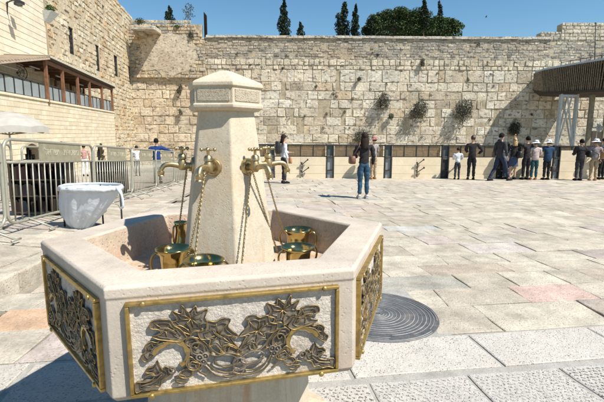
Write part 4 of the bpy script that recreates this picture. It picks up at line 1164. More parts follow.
# steel tower
def tw(px, Y): return at(px, 120, Y).x
TY = 52.6; xA, xB = tw(559.5, TY), tw(575.5, TY); zt_ = at(567, 94, TY).z; zbm = at(567, 147, TY).z
twm = MB()
for (x, y_) in ((xA, TY), (xB, TY), (xA+.4, TY+1.0), (xB+.4, TY+1.0)): twm.bar((x, y_, -6), (x, y_, zt_), .20, .20)
for (y_, o_) in ((TY, 0), (TY+1.0, .4)):
    twm.bar((xA+o_, y_, zbm), (xB+o_, y_, zbm), .24, .24); twm.bar((xA+o_, y_, zt_-.2), (xB+o_, y_, zt_-.2), .24, .24)
    twm.bar((xA+o_, y_+.02, zbm), ((xA+xB)/2+.3, y_+.02, zt_-.2), .14, .14); twm.bar((xB+o_, y_-.02, zbm), ((xA+xB)/2-.3, y_-.02, zt_-.2), .14, .14)
    twm.bar((xA+o_, y_+.02, zbm), (xB+o_, y_+.02, -5), .12, .12)
twm.bar((xA, TY, zbm), (xA+.4, TY+1.0, zbm), .2, .2); twm.bar((xB, TY, zbm), (xB+.4, TY+1.0, zbm), .2, .2)
rel(twm, WKO).build('steel_tower', M_blueg, wk)
# timber posts and dark hoarding that paints the shade below the walkway
hd_ = empty('posts_with_shade', (22, 50, -5), 0, 'timber posts and dark painted shade sheet under the right end of the walkway', 'shade_sheet')
h = MB(); 
xh0 = tw(588, 55); 
h.box((xh0+6-22, 55.6-50, 1.0), (10, .3, 12)); h.build('painted_shade', plain('dark_shade', (.07, .055, .04), rough=.8, var=.4), hd_)  # dark sheet standing in for the shaded stones under the deck
h = MB()
for px in (590, 606): h.bar((tw(px, 51.5)-22, 1.5, -1), (tw(px, 51.5)-22, 1.5, at(590, 95, 51.5).z+5), .5, .3)
h.build('timber_post', plain('olive_grey_timber', (.24, .21, .14), rough=.8, var=.3, scale=4), hd_)
p = at(599, 127.5, 50.5)
f2 = empty('pedestal_fan', p, .3, 'round pale fan between timber posts at the right edge', 'fan')
fanparts(f2, .5, plain('pale_fan_cage', (.42, .42, .38)), plain('grey_blade', (.38, .38, .36)))
h = MB(); h.lathe([(.05, -.02), (.38, -.02), (.38, .0), (.05, .0)], 24, axis=(0, -1, 0)); h.tube([(0, .2, 0), (0, .3, -6)], .05, 8); h.build('backplate', plain('fan_back', (.40, .39, .34)), f2)
m_ = MB(); p0 = at(595.5, 62, 51.5); p1 = at(595.5, 23, 51.5); m_.tube([p0-Vector((0, 0, 1)), p1], [.06, .035], 8); m_.tube([at(587, 55, 51.5), at(604, 55, 51.5)], .03, 6); m_.ball(p1, .09)
tag(m_.build('mast', M_dsteel), 'thin dark metal mast standing above the walkway roof', 'mast')

# ------------------------------------------------------------------ barricades on the left
def make_barricade():
    e = empty('crowd_barrier', (0, 0, 0)); L = 2.34; H = 1.10; r_ = .021
    f = MB(); c = .13
    def arcp(cx, cz, a0, a1): return [(cx+c*cos(a0+(a1-a0)*i/5), 0, cz+c*sin(a0+(a1-a0)*i/5)) for i in range(6)]
    z0 = .13; z1 = z0+H
    loop = arcp(L-c, z1-c, 0, pi/2)+arcp(c, z1-c, pi/2, pi)+arcp(c, z0+c, pi, 1.5*pi)+arcp(L-c, z0+c, 1.5*pi, 2*pi)
    f.tube(loop, r_, 10, closed=True); f.build('frame', M_galv, e, smooth=True)
    b = MB(); zr = z1-.30
    b.tube([(.01, 0, zr), (L-.01, 0, zr)], .014, 8); b.build('rail', M_galv, e, smooth=True)
    n = 17; vb = MB()
    for i in range(1, n):
        x = L*i/n; vb.tube([(x, 0, z0), (x, 0, zr)], .010, 6)
    vb.build('upright_bars', M_galv, e, smooth=True)
    s = MB(); s.box((L*.56, 0, (zr+z1)/2), (L*.50, .012, z1-zr-.03)); s.build('sign_plate', M_signp, e)
    for word, dx in (('\u05dc\u05d0\u05e8\u05e9\u05d9', -.28), ('\u05ea\u05e8\u05d8\u05e9\u05de', .27)):
        tx = bpy.data.curves.new('stamped_lettering', 'FONT'); tx.body = word; tx.size = .15; tx.extrude = .002; tx.align_x = 'CENTER'; tx.align_y = 'CENTER'
        to = bpy.data.objects.new('t', tx); col.objects.link(to); dg = bpy.context.evaluated_depsgraph_get(); dg.update()
        tme = bpy.data.meshes.new_from_object(to.evaluated_get(dg)); bpy.data.objects.remove(to)
        tme.materials.clear(); tme.materials.append(M_signt)
        to = bpy.data.objects.new('stamped_lettering', tme); col.objects.link(to); to.parent = e; to.location = (L*.56+dx, -.0075, (zr+z1)/2); to.rotation_euler = (pi/2, 0, 0)
    for x in (.38, L-.38):
        g = MB(); g.tube([(x, -.34, 0.012), (x, -.02, z0+.02), (x, .02, z0+.02), (x, .34, .012)], .015, 8); g.tube([(x-.09, -.34, .012), (x+.09, -.34, .012)], .014, 8); g.tube([(x-.09, .34, .012), (x+.09, .34, .012)], .014, 8); g.build('foot', M_galv, e, smooth=True)
    return e
bp_ = [(-8, 2.75), (18, 5.45), (95, 8.25), (133, 10.7), (157, 13.1), (175, 15.6), (188, 18.0)]
# line of frame ends
ends = [Vector((-3.58, 2.92)), Vector((-3.80, 5.42))]
for (px, Y) in bp_[2:]:
    q = at(px, 190, Y); ends.append(Vector((q.x, q.y)))
labs = ['tan steel crowd barrier cut off by the left edge of the photo', 'nearest full crowd barrier with wide sign plate, behind the white bag', 'second crowd barrier beyond the white bag, below a stone arch', 'third crowd barrier in the receding line', 'crowd barrier in front of the man in blue', 'far narrow-looking crowd barrier just right of the man in blue']
proto = make_barricade(); hprev = None
for i in range(6):
    a, b = ends[i], ends[i+1]
    o = proto if i == 0 else copy_tree(proto)
    d = (b-a); za = G(a.x, a.y); zb2 = G(b.x, b.y)
    o.location = (a.x, a.y, za+.005); ang_ = atan2(d.y, d.x); L = d.length
    o.rotation_euler = (0, -atan2(zb2-za, L), ang_); o.scale = ((L-.06)/2.34, 1, 1)
    tag(o, labs[i], 'crowd barrier', 'crowd barriers in line on the left')
# a second row behind
for i, (x, y_, ang_, lab) in enumerate(((-5.6, 6.2, 1.66, 'crowd barrier of the rear row nearest the camera, behind the first row'), (-5.9, 9.0, 1.68, 'crowd barrier of the rear row farther off, seen through the bars'))):
    o = copy_tree(proto); o.location = (x, y_, G(x, y_)); o.rotation_euler = (0, .05, ang_); o.scale = (1, 1, 1); tag(o, lab, 'crowd barrier', 'crowd barriers of the rear row')

# trash bag on hoop stand ------------------------------------------------
p = at(91, 186, 6.2); gz_ = G(p.x, p.y)
tbs = empty('bag_stand', (p.x, p.y, gz_), 0, 'hoop stand on thin legs holding the white rubbish bag', 'bag stand')
hz = p.z-gz_
f = MB(); rx_, ry_ = .43, .30
f.tube([(rx_*cos(2*pi*i/30), ry_*sin(2*pi*i/30), hz) for i in range(30)], .014, 8, closed=True); f.build('hoop', M_blueg, tbs, smooth=True)
for (x, y_) in ((-.43, 0), (.40, .05), (0, .30)):
    f = MB(); f.tube([(x, y_, 0), (x, y_, hz)], .013, 8); f.tube([(x-.12, y_, .01), (x+.12, y_, .01)], .012, 8); f.build('leg', M_dsteel, tbs, smooth=True)
b = MB(); n = 64; prof = [(.03, -.17, 0, .0), (.4, -.15, 0, .12), (.80, -.09, 0, .08), (.92, -.03, 0, .02), (1.04, -.06, 0, .03), (1.06, -.02, 0, .02), (1.02, .02, 0, .0), (.98, 0, 0, .01), (.95, -.08, -.02, .03), (.86, -.2, -.055, .05), (.74, -.32, -.11, .07), (.60, -.44, -.16, .10), (.44, -.54, -.20, .12), (.26, -.63, -.20, .12), (.08, -.68, -.17, .08)]
vs = []
for (k_, z, dx, wr) in prof:
    for j in range(n):
        a = 2*pi*j/n; rr_ = 1+wr*(3.2*noise.noise(Vector((cos(a)*3, sin(a)*3, z*2.5)))+1.8*noise.noise(Vector((cos(a)*9, sin(a)*9, z*1.5))))
        vs.append((dx+rx_*k_*cos(a)*rr_, ry_*k_*sin(a)*rr_, hz+z+.01*noise.noise(Vector((a*2, z*9, 1)))))
fs = [(i*n+j, i*n+(j+1) % n, (i+1)*n+(j+1) % n, (i+1)*n+j) for i in range(len(prof)-1) for j in range(n)]+[tuple(range((len(prof)-1)*n, len(prof)*n))]
b.add(vs, fs)
b.tube(smooth_path([(.42, -.1, hz), (.50, -.15, hz-.10), (.52, -.16, hz-.26), (.47, -.14, hz-.30)]), [.03]*4+[.02]*9, 6)
bo_ = b.build('rubbish_bag', M_bag, None, smooth=True, loc=(p.x, p.y, gz_)); tag(bo_, 'white translucent plastic rubbish bag sagging from the hoop stand', 'bag')

# parasol ------------------------------------------------------------------
p = at(9, 130, 15); gz_ = G(p.x, p.y)
um = empty('parasol', (p.x, p.y, gz_), .35, 'cream canvas parasol at the left edge behind the barriers', 'parasol')
f = MB(); f.tube([(0, 0, 0), (0, 0, zat(9, 114, 15)-gz_)], .03, 10); f.build('pole', M_blueg, um, smooth=True)
f = MB(); ze = zat(40, 132, 15)-gz_; zt_ = zat(9, 111, 15)-gz_; n = 8; vs = [(0, 0, zt_)]
for q, (rr_, z) in enumerate(((.45, zt_-.10), (.85, zt_-.25), (1.2, ze+.20), (1.22, ze-.02))):
    for j in range(n*3):
        a = 2*pi*j/(n*3); sc2 = rr_/(cos((a % (2*pi/n))-pi/n))*cos(pi/n); dip = -.05*(rr_)*cos((j % 3)*2*pi/3)
        vs.append((sc2*cos(a), sc2*sin(a), z+dip*.5+(.03*noise.noise(Vector((j, q, 0))) if q == 3 else 0)))
m3n = n*3
fs = [(0, 1+j, 1+(j+1) % m3n) for j in range(m3n)]+[(1+q*m3n+j, 1+(q+1)*m3n+j, 1+(q+1)*m3n+(j+1) % m3n, 1+q*m3n+(j+1) % m3n) for q in range(3) for j in range(m3n)]
f.add(vs, fs); o = f.build('canopy', M_canvas, um, smooth=False); so_ = o.modifiers.new('sol', 'SOLIDIFY'); so_.thickness = .012
for j in range(n):
    a = 2*pi*j/n; f = MB(); f.bar((.02*cos(a), .02*sin(a), ze-.1), (1.15*cos(a), 1.15*sin(a), ze+.06), .02, .02); f.build('rib', M_wood, um)
# dark book trolleys behind the barriers
def trolley(x, y_, rz, label):
    z = G(x, y_); e = empty('book_trolley', (x, y_, z), rz, label, 'book trolley', 'book trolleys behind the barriers'); e.scale = (.9, 1, .80)
    f = MB()
    for s in (-.5, .5): f.box((s, 0, .62), (.03, .38, 1.1))
    f.box((0, 0, .62), (.97, .02, 1.08)); f.build('case', plain('dark_case_wood', (.05, .035, .025), rough=.6), e)
    for k in range(4): 
        f = MB(); f.box((0, 0, .09+k*.35), (.97, .36, .025)); f.build('shelf', plain('shelf_wood', (.07, .05, .035)), e)
    rr_ = random.Random(int(x*10)); bk2 = MB()
    for k in range(3):
        for sd2 in (-1, 1):
            q = -.46
            while q < .44:
                w_ = rr_.uniform(.03, .06); h_ = rr_.uniform(.2, .29); bk2.box((q+w_/2, sd2*.10, .105+k*.35+h_/2), (w_-.003, .15, h_), col=rr_.choice([(.03, .018, .015), (.015, .02, .03), (.04, .03, .02), (.03, .012, .012), (.015, .015, .015)])); q += w_+(.1 if rr_.random() < .15 else 0)
    o = bk2.build('books', attr_mat('book_covers'), e); o['kind'] = 'stuff'
    for sx in (-.45, .45):
        for sy in (-.14, .14): f = MB(); f.lathe([(.01, -.015), (.05, -.015), (.05, .015), (.01, .015)], 12, origin=(sx, sy, .052), axis=(0, 1, 0)); f.build('wheel', M_dsteel, e)
trolley(at(45, 200, 7.4).x, 7.4, .1, 'dark book trolley nearest the camera behind the barriers')
trolley(at(110, 180, 12.5).x, 12.5, .2, 'dark book trolley farthest from the camera behind the second barrier')

# ------------------------------------------------------------------ people
def skin_mesh(name, chains, mat, parent, sub=2, extra=None, folds=0):
    """chains: list of lists of (x,y,z,r); equal points are merged"""
    vs = []; es = []; rs = []; idx = {}
    for ch in chains:
        pv = None
        for (x, y_, z, r_) in ch:
            k = (round(x, 4), round(y_, 4), round(z, 4))
            if k not in idx: idx[k] = len(vs); vs.append((x, y_, z)); rs.append(r_)
            i = idx[k]
            if pv is not None and pv != i: es.append((pv, i))
            pv = i
    me = bpy.data.meshes.new(name); me.from_pydata(vs, es, []); o = bpy.data.objects.new(name, me); col.objects.link(o)
    sk = o.modifiers.new('skin', 'SKIN'); sk.use_smooth_shade = True; sk.branch_smoothing = .6
    if not me.skin_vertices:
        bpy.context.view_layer.objects.active = o
    lay = me.skin_vertices[0].data
    for i, r_ in enumerate(rs):
        lay[i].radius = r_ if isinstance(r_, tuple) else (r_, r_); lay[i].use_root = (i == 0)
    if sub: s_ = o.modifiers.new('sub', 'SUBSURF'); s_.levels = sub; s_.render_levels = sub
    dg = bpy.context.evaluated_depsgraph_get(); dg.update()
    nm = bpy.data.meshes.new_from_object(o.evaluated_get(dg))
    bpy.data.objects.remove(o); bpy.data.meshes.remove(me)
    if folds:
        for v in nm.vertices:
            c_ = v.co; n1 = noise.noise(Vector((c_.x*9, c_.y*9, c_.z*16)))+.6*noise.noise(Vector((c_.x*22, c_.y*22, c_.z*30)))
            v.co = c_ + v.normal*(n1*folds)
    if extra:
        t = bpy.data.meshes.new('x'); t.from_pydata(extra.v, [], extra.f)
        bm = bmesh.new(); bm.from_mesh(nm); bm.from_mesh(t); bm.to_mesh(nm); bm.free()
    nm.polygons.foreach_set('use_smooth', [True]*len(nm.polygons))
    nm.materials.clear(); nm.materials.append(mat)
    o = bpy.data.objects.new(name, nm); col.objects.link(o); o.parent = parent
    return o
def person(px, Y, H, face, label, top, legs, shoes=None, arms='down', stride=0, hair=None, hairlen=0, hat=None, skirt=None, long_top=0, bulk=1.0, bare=False, pyfoot=None, sleeve=True, hood=False, crouch=0, group=None, XY=None):
    """face: heading angle; 0 = faces away from the camera (+Y). Local frame: +Y forward, +X the person's right."""
    if XY: x, y_ = XY
    else:
        q = at(px, 180, Y); x, y_ = q.x, Y
    e = empty('person', (x, y_, G(x, y_)+.012), face, label, 'person', group); k = H/1.72; B = bulk
    hipz = .90*k; shz = 1.42*k; 
    Hd = 1.60*k
    def P(x, y, z, r): return (x*k, y*k, z*k, (r[0]*k, r[1]*k) if isinstance(r, tuple) else r*k)
    st = stride
    legsL = {}
    for s in (-1, 1):
        fy = st*s*.36; kneey = fy*.45+(.06 if st else .015)
        foot_up = .0
        legsL[s] = [(s*.09, 0, .88, .095), (s*.095, kneey*.6, .68, .085), (s*.10, kneey, .49, .060), (s*.10, (kneey+fy)/2, .30, .058), (s*.105, fy, .095+foot_up, .040)]
    arm = {}
    A = arms
    for s in (-1, 1):
        sh = (s*.19, 0, 1.40, .052)
        mode = A if isinstance(A, str) else A[0 if s < 0 else 1]
        if mode == 'down': el = (s*.26, -.02, 1.12, .040); ha = (s*.25, .08, .88, .028); fd = (0, .3, -1)
        elif mode == 'front': el = (s*.25, .04, 1.13, .040); ha = (s*.14, .26, 1.10, .028); fd = (-s*.3, 1, .1)
        elif mode == 'face': el = (s*.24, .20, 1.20, .040); ha = (s*.09, .26, 1.42, .028); fd = (-s*.3, .2, 1)
        elif mode == 'rail': el = (s*.28, .16, 1.20, .040); ha = (s*.22, .38, 1.20, .028); fd = (0, 1, -.2)
        elif mode == 'up': el = (s*.40, .10, 1.45, .040); ha = (s*.46, .14, 1.68, .028); fd = (0, .1, 1)
        elif mode == 'side': el = (s*.40, .10, 1.28, .040); ha = (s*.62, .18, 1.18, .028); fd = (s*1, .3, -.2)
        elif mode == 'hip': el = (s*.36, -.06, 1.15, .040); ha = (s*.22, .08, 1.02, .028); fd = (-s*.6, .8, -.2)
        arm[s] = (sh, el, ha, Vector(fd).normalized())
    ex = MB()
    def sph(c, r_, s3=(1, 1, 1)): ex.ball(tuple(v*k for v in c), r_*k, 12, 8, s3)
    # face: nose, ears, brow
    ex.tube([(0, .088*k, 1.635*k), (0, .112*k, 1.60*k), (0, .086*k, 1.592*k)], [.008*k, .014*k, .008*k], 6)
    for s in (-1, 1): sph((s*.076, 0, 1.615), .022, (.4, .8, 1.2)); sph((s*.03, .082, 1.632), .010, (1.2, .5, .7))
    sph((0, .088, 1.565), .018, (1.3, .4, .4))
    for s in (-1, 1):
        sh, el, ha, fd = arm[s]
        hc = Vector(ha[:3])+fd*.07; sideV = Vector((0, 0, 1)).cross(fd)
        if sideV.length < .1: sideV = Vector((1, 0, 0))
        sideV.normalize(); nv = fd.cross(sideV)
        for j in range(4):
            b0 = hc+sideV*(-.027+.018*j)+fd*.015; Lf = (.062, .072, .068, .052)[j]
            b1 = b0+fd*Lf*.55-nv*.004; b2 = b0+fd*Lf-nv*.018
            ex.tube([tuple(v*k for v in b0), tuple(v*k for v in b1), tuple(v*k for v in b2)], [.0088*k, .008*k, .006*k], 6)
        t0 = Vector(ha[:3])+fd*.03-sideV*.03; ex.tube([tuple(t0*k), tuple((t0+fd*.03-sideV*.02)*k), tuple((t0+fd*.058-sideV*.022)*k)], [.010*k, .009*k, .007*k], 6)
    ch = [[P(0, 0, .92, .115), P(0, -.01, 1.06, .105), P(0, 0, 1.22, .120), P(0, 0, 1.38, .105), P(0, 0, 1.47, .052), P(0, .012, 1.54, .060), P(0, .01, 1.60, .088), P(0, .0, 1.665, .084), P(0, -.005, 1.71, .045)]]
    for s in (-1, 1):
        L = legsL[s]; ch.append([P(0, 0, .92, .115)]+[P(*q) for q in L]+[P(L[-1][0], L[-1][1]+.05, .045, .036), P(L[-1][0], L[-1][1]+.13, .03, .026)])
        sh, el, ha, fd = arm[s]
        hp = Vector(ha[:3])+fd*.07
        ch.append([P(0, 0, 1.38, .105), P(*sh), P(*el), P(*ha), P(hp.x, hp.y, hp.z, .030)])
    ch = [[(x, y, z, r_*(.80 if z < 1.42*k and z > .12*k else 1)) for (x, y, z, r_) in c_] for c_ in ch]
    skin_mesh('body', ch, M_skin, e, 2, ex)
    # top garment
    g = .016*B+.006; hem = .90-long_top
    tc2 = [[P(0, 0, hem-.03, (.150*B, .118*B)), P(0, -.005, 1.0, (.140*B, .115*B)), P(0, -.01, 1.10, (.132*B, .112*B)), P(0, 0, 1.24, (.155*B, .125*B)), P(0, 0, 1.385, (.130*B, .105*B)), P(0, 0, 1.455, .068)]]
    for s in (-1, 1):
        sh, el, ha, fd = arm[s]
        a_ = Vector(sh[:3]); b2 = Vector(el[:3]); c_ = Vector(ha[:3]); cc = b2.lerp(c_, .9 if sleeve else .1)
        tc2.append([P(0, 0, 1.385, .118*B), P(a_.x, a_.y, a_.z, .076*B), P(b2.x, b2.y, b2.z, .060*B), P(cc.x, cc.y, cc.z, .046*B)])
    skin_mesh('jacket' if B > 1.05 else 'shirt', tc2, top, e, 2, folds=.022)
    # trousers / skirt
    if skirt is None:
        tr = [[P(0, 0, 1.02, (.128, .105)), P(0, -.01, .93, (.145, .125))]]
        for s in (-1, 1):
            L = legsL[s]; tr.append([P(0, -.01, .93, (.145, .125))]+[P(q[0]*.92, q[1]-(.015 if j_ == 0 else 0), q[2], q[3]*1.03+.006) for j_, q in enumerate(L[:-1])]+[P(L[-1][0], L[-1][1], L[-1][2]-.005, .054)])
        skin_mesh('trousers', tr, legs, e, 2, folds=.015)
    else:
        f = MB(); prof = [(.13, .98), (.165, .88), (.19, .70), (.20, .55)]
        vs = []; n = 20
        for (r_, z) in prof:
            for j in range(n): a = 2*pi*j/n; vs.append((r_*k*cos(a)*(1.05+.04*sin(a*6)), r_*k*.8*sin(a)*(1+.05*cos(a*5)), z*k))
        f.add(vs, [(i*n+j, i*n+(j+1) % n, (i+1)*n+(j+1) % n, (i+1)*n+j) for i in range(3) for j in range(n)])
        so2 = f.build('skirt', skirt, e, smooth=True)
    # shoes
    shm = shoes or M_black
    for s in (-1, 1):
        L = legsL[s][-1]; f = MB(); yy = L[1]
        f.tube([(L[0]*k, (yy-.07)*k, .045*k), (L[0]*k, (yy-.03)*k, .055*k), (L[0]*k, (yy+.05)*k, .050*k), (L[0]*k, (yy+.13)*k, .036*k), (L[0]*k, (yy+.185)*k, .028*k)], [.03*k, .046*k, .045*k, .038*k, .02*k], 10)
        f.box((L[0]*k, (yy+.055)*k, .010*k), (.085*k, .26*k, .02*k)); f.build('shoe', shm, e, smooth=False, autos=50)
    # hair
    if hair:
        f = MB(); n = 18; vs = []; kk = 8
        for i in range(kk+1):
            t = i/kk
            for j in range(n):
                a = 2*pi*j/n   # a=pi/2 -> +y front
                front = max(0, sin(a)); maxang = 2.15-1.05*front
                th = t*maxang; rr_ = .106*(1+.16*noise.noise(Vector((cos(a)*3, sin(a)*3, th*3))))
                vs.append((rr_*.86*sin(th)*cos(a)*k, (rr_*sin(th)*sin(a)-.008)*k, (1.645+rr_*1.08*cos(th))*k))
        f.add(vs, [(i*n+j, (i+1)*n+j, (i+1)*n+(j+1) % n, i*n+(j+1) % n) for i in range(kk) for j in range(n)])
        if hairlen:
            nn = 9; m2 = 13; vs = []
            for i in range(nn):
                t = i/(nn-1)
                for j in range(m2):
                    u = j/(m2-1); a = pi+pi*u; w_ = (.078+.036*min(1, t*2.6))*(1-.15*t*t)*(1+.10*noise.noise(Vector((t*4, 3, 7))))
                    wob = 1+.10*noise.noise(Vector((u*9, t*3, 2)))
                    vs.append((w_*cos(a)*wob*k, (w_*.85*sin(a)*wob-.01-.055*t)*k, (1.675-t*(hairlen+.02)+.05*t*noise.noise(Vector((u*12, t*4, 5))))*k))
            for i in range(nn):
                t = i/(nn-1)
                for j in range(m2):
                    u = j/(m2-1); vs.append(((u-.5)*-.15*(1-.5*t)*k, (-.02-.06*t)*k, (1.675-t*(hairlen+.02))*k))
            fs = []
            for lay in (0, 1):
                o2 = lay*nn*m2
                fs += [(o2+i*m2+j, o2+i*m2+j+1, o2+(i+1)*m2+j+1, o2+(i+1)*m2+j) for i in range(nn-1) for j in range(m2-1)]
            fs += [((nn-1)*m2+j, (nn-1)*m2+j+1, nn*m2+(nn-1)*m2+m2-2-j, nn*m2+(nn-1)*m2+m2-1-j) for j in range(m2-1)]
            f.add(vs, fs)
        f.build('hair', hair, e, smooth=True)
    if hat:
        f = MB(); f.lathe([(.185*k, -.025*k), (.19*k, -.028*k), (.105*k, .012*k), (.100*k, .05*k), (.088*k, .095*k), (.05*k, .112*k), (.005, .115*k)], 22, origin=(0, 0, 1.665*k), cap=False); f.build('hat', hat, e, smooth=True)
    if hood:
        f = MB(); f.ball((0, -.09*k, 1.47*k), .085*k, 12, 8, (1.15, .6, .75)); f.build('hood', top, e, smooth=True)
    return e
HB = plain('dark_brown_hair', (.022, .014, .010), rough=.75, var=.5, scale=60, bump=.8, dist=.01, spec=.2)
HBL = plain('blond_hair', (.36, .24, .11), rough=.5, var=.3, scale=40, bump=.6, dist=.01)
HR = plain('auburn_hair', (.055, .028, .018), rough=.5, var=.3, scale=40)
HK = plain('black_hair', (.010, .009, .009), rough=.8, var=.3, scale=60, bump=.8, dist=.01, spec=.15)
jeans = cloth('blue_denim', (.035, .078, .125)); tealj = cloth('teal_denim', (.03, .075, .09)); navyj = cloth('dark_blue_jeans', (.03, .04, .07))
white = cloth('white_cloth', (.62, .63, .66)); greyc = cloth('charcoal_cloth', (.045, .045, .05)); pink = cloth('pale_pink_jacket', (.46, .38, .35)); blue = cloth('padded_blue_jacket', (.022, .05, .095)); navy = cloth('navy_cloth', (.02, .05, .17))
beige = cloth('khaki_trousers', (.34, .26, .17)); mauve = cloth('mauve_grey_shirt', (.26, .23, .23)); skirtb = cloth('blue_skirt', (.06, .08, .13)); hatw = cloth('white_straw_hat', (.70, .70, .68)); hatp = cloth('pink_hat', (.36, .17, .15)); tanl = plain('tan_leather', (.40, .22, .11), rough=.5); dkl = plain('black_leather', (.02, .02, .02), rough=.45); sneaker = plain('light_shoe', (.5, .48, .45))
BLK = cloth('washed_black_cloth', (.030, .027, .028))

# woman in the middle of the plaza
def gy(px, py):      # ground distance of a pixel on the main plane
    d = ray(px, py); t = EYE/(-(d.z)-.02*d.y); return t*d.y
WYd = gy(363, 198.5)
wm = person(363.5, WYd, 1.62, .10, 'woman in black top and blue jeans standing alone on the plaza, seen from behind', BLK, jeans, shoes=sneaker, arms=('front', 'down'), hair=HB, hairlen=.34)
def bag_at(name, owner, off, size, mat, label, strap=None, rz=0):
    W_ = Matrix.Translation(owner.location) @ Matrix.Rotation(owner.rotation_euler.z, 4, 'Z')
    p = W_ @ Vector(off); e = empty(name, p, owner.rotation_euler.z+rz, label, 'bag')
    b = MB(); sx, sy, sz = size; n = 14; vs = []; lv2 = [(.82, -.5), (1, -.38), (1.02, 0), (.92, .35), (.75, .5)]
    for (q, z) in lv2:
        for j in range(n):
            a = 2*pi*j/n; cx_ = abs(cos(a))**.6*(1 if cos(a) > 0 else -1); sy_ = abs(sin(a))**.6*(1 if sin(a) > 0 else -1)
            vs.append((sx/2*q*cx_, sy/2*q*sy_, sz*z))
    b.add(vs, [(i*n+j, i*n+(j+1) % n, (i+1)*n+(j+1) % n, (i+1)*n+j) for i in range(4) for j in range(n)]+[tuple(reversed(range(n))), tuple(range(4*n, 5*n))])
    b.build('bag_body', mat, e, smooth=True, autos=60)
    if strap:
        s2 = MB(); inv = (Matrix.Translation(p) @ Matrix.Rotation(owner.rotation_euler.z+rz, 4, 'Z')).inverted()
        pts = smooth_path([tuple(inv @ (W_ @ Vector(q))) for q in strap]); s2.tube(pts, .012, 6); s2.build('strap', mat, e, smooth=True)
    return e
bag_at('shoulder_bag', wm, (-.30, .02, .97), (.16, .30, .20), plain('brown_leather', (.16, .075, .05), rough=.5), 'brown shoulder bag at the left hip of the woman in jeans', strap=[(-.28, .02, 1.06), (-.17, -.10, 1.30), (-.12, -.02, 1.42), (-.17, .12, 1.28), (-.28, .06, 1.06)])
# man beyond her, with pink cap
BFY = lambda px: (lambda s: bpt(s, .55, 0))(bs(px)[0])
def barperson(px, gap=.45, **k):
    d = ray(px, 165); o = Vector((BA.x, BA.y))+bn*gap; den = d.x*bd.y-d.y*bd.x
    t = (o.x*bd.y-o.y*bd.x)/den; return (d.x*t, d.y*t)
person(0, 0, 1.60, .6, 'person in pink hat and khaki trousers, half hidden behind the woman in jeans', mauve, beige, arms=('front', 'front'), hat=hatp, hair=HB, XY=barperson(373.5, .6), shoes=tanl)
w2 = person(0, 0, 1.63, -1.25, 'woman in white top with dark backpack standing sideways by the barrier', white, greyc, arms=('front', 'down'), hair=HB, hairlen=.22, XY=(at(284, 180, gy(284, 183.5)).x, gy(284, 183.5)), shoes=M_black)
bag_at('backpack', w2, (0, -.22, 1.22), (.27, .17, .42), dkl, 'black backpack worn by the woman in the white top', strap=[(-.12, -.14, 1.36), (-.13, .0, 1.46), (-.14, .12, 1.3), (-.14, 0, 1.1), (-.12, -.14, 1.05)])
bag_at('handbag', w2, (.22, .16, .80), (.2, .10, .22), tanl, 'small tan bag held by the woman in the white top')
person(0, 0, 1.22, -.15, 'child in white top and dark trousers facing the barrier', white, greyc, arms=('front', 'front'), hair=HB, XY=barperson(457.5, .5))
person(0, 0, 1.68, -.25, 'tall person in black jacket standing right of the child in white', BLK, M_black, arms=('front', 'hip'), hair=HR, XY=barperson(471.5, .6), bulk=1.1)
ym = gy(500, 180.8)
person(498.5, ym, 1.76, -1.2, 'man in dark hooded jacket and jeans striding past the barrier', greyc, navyj, arms=('down', 'down'), stride=1, hair=HK, bulk=1.08, long_top=.06, hood=True, XY=(at(498.5, 180, ym).x, ym))
person(0, 0, 1.42, .2, 'small person in jeans half hidden behind the striding man', white, navyj, arms=('front', 'front'), hair=HB, XY=barperson(506, .3))
w5 = person(0, 0, 1.60, -.1, 'blond woman in black top and blue skirt at the barrier', BLK, None, skirt=skirtb, arms=('front', 'front'), hair=HBL, hairlen=.25, XY=barperson(513, .45), sleeve=True)
w6 = person(0, 0, 1.66, .1, 'person all in black with raised left hand at the barrier beside the skirted woman', BLK, M_black, arms=('up', 'rail'), hair=HK, XY=barperson(526, .55))
bag_at('black_bag', w6, (-.33, -.02, .98), (.18, .3, .26), dkl, 'black bag between the skirted woman and the person in black', strap=[(-.3, 0, 1.08), (-.2, -.1, 1.3), (-.15, 0, 1.42)])
person(0, 0, 1.50, -.1, 'woman in pale pink jacket, teal jeans and white hat', pink, tealj, arms=('front', 'front'), hair=HB, hat=hatw, bulk=1.2, long_top=.05, XY=barperson(534.5, .6), shoes=tanl)
w7 = person(0, 0, 1.52, .1, 'woman in padded blue jacket and white hat leaning on the barrier', blue, M_black, arms=('rail', 'rail'), hair=HB, hat=hatw, bulk=1.38, long_top=.10, XY=barperson(547, .6))
bag_at('handbag', w7, (.34, .05, .42), (.26, .16, .22), plain('dark_patterned_bag', (.06, .05, .05), rough=.6), 'dark handbag hanging beside the woman in blue jacket', strap=[(.30, .05, .52), (.34, .06, .72), (.38, .05, .52)])
w8 = person(0, 0, 1.56, 0, 'person in black coat and black cap apart at the barrier', BLK, greyc, arms=('front', 'front'), hair=HK, bulk=1.3, long_top=.12, XY=barperson(579.5, .9))
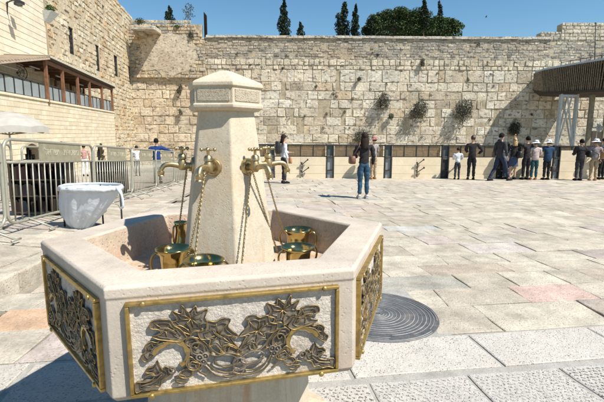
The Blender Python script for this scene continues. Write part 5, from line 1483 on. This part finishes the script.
bag_at('shoulder_bag', w8, (.28, -.08, 1.02), (.14, .26, .24), dkl, 'black shoulder bag on the person in the black coat', strap=[(.26, -.08, 1.12), (.0, -.16, 1.32), (-.14, -.02, 1.44), (0, .14, 1.3), (.24, .0, 1.1)])
w9 = person(0, 0, 1.56, -.25, 'woman in mauve shirt, khaki trousers and wide white hat at the right edge', mauve, beige, arms=('front', 'down'), hair=HB, hat=hatw, bulk=1.12, XY=barperson(594, .9), shoes=tanl)
bag_at('tan_bag', w9, (.26, -.12, .98), (.20, .34, .26), tanl, 'large tan shoulder bag on the woman in the wide white hat', strap=[(.24, -.1, 1.1), (.05, -.15, 1.3), (-.12, -.02, 1.43), (0, .14, 1.28), (.22, .0, 1.1)])
person(0, 0, 1.62, .3, 'person in dark clothes partly hidden at the right edge', greyc, M_black, arms=('front', 'front'), hair=HK, XY=barperson(602, .35))
# left group behind the barricades
person(0, 0, 1.74, .05, 'man in bright navy sweater behind the barriers, arm stretched right', navy, navyj, arms=('hip', 'side'), hair=HK, bulk=1.15, XY=(at(157, 160, 17).x, 17))
person(0, 0, 1.68, .4, 'person in red and white patterned top behind the nearest barrier', cloth('faded_red_cloth', (.42, .25, .22)), white, arms=('front', 'down'), hair=HK, XY=(at(84.5, 160, 23).x, 23))
person(0, 0, 1.70, -.5, 'person in black suit and white shirt near the first stone arch', BLK, M_black, arms=('down', 'front'), hair=HK, XY=(at(53, 160, 20).x, 20), bulk=1.1)
person(0, 0, 1.66, .8, 'person in white shirt beside the one in black suit', white, M_black, arms=('down', 'down'), hair=HK, XY=(at(62.5, 160, 19).x, 19))
person(0, 0, 1.66, .2, 'person in pale shirt glimpsed beyond the second barrier', white, greyc, arms=('front', 'down'), hair=HB, XY=(at(137, 160, 24).x, 24))

# bird
p = at(486, 17, 50); b = MB(); b.tube([(-.12, 0, 0), (0, 0, .01), (.14, 0, 0)], [.01, .045, .01], 8)
for s in (-1, 1): b.add([(.05, 0, .02), (-.05, 0, .02), (-.08, s*.28, .10), (.0, s*.3, .11)], [(0, 1, 2, 3)])
o = b.build('flying_bird', M_black); o.location = p; tag(o, 'tiny dark bird flying in the blue sky above the wall', 'bird')
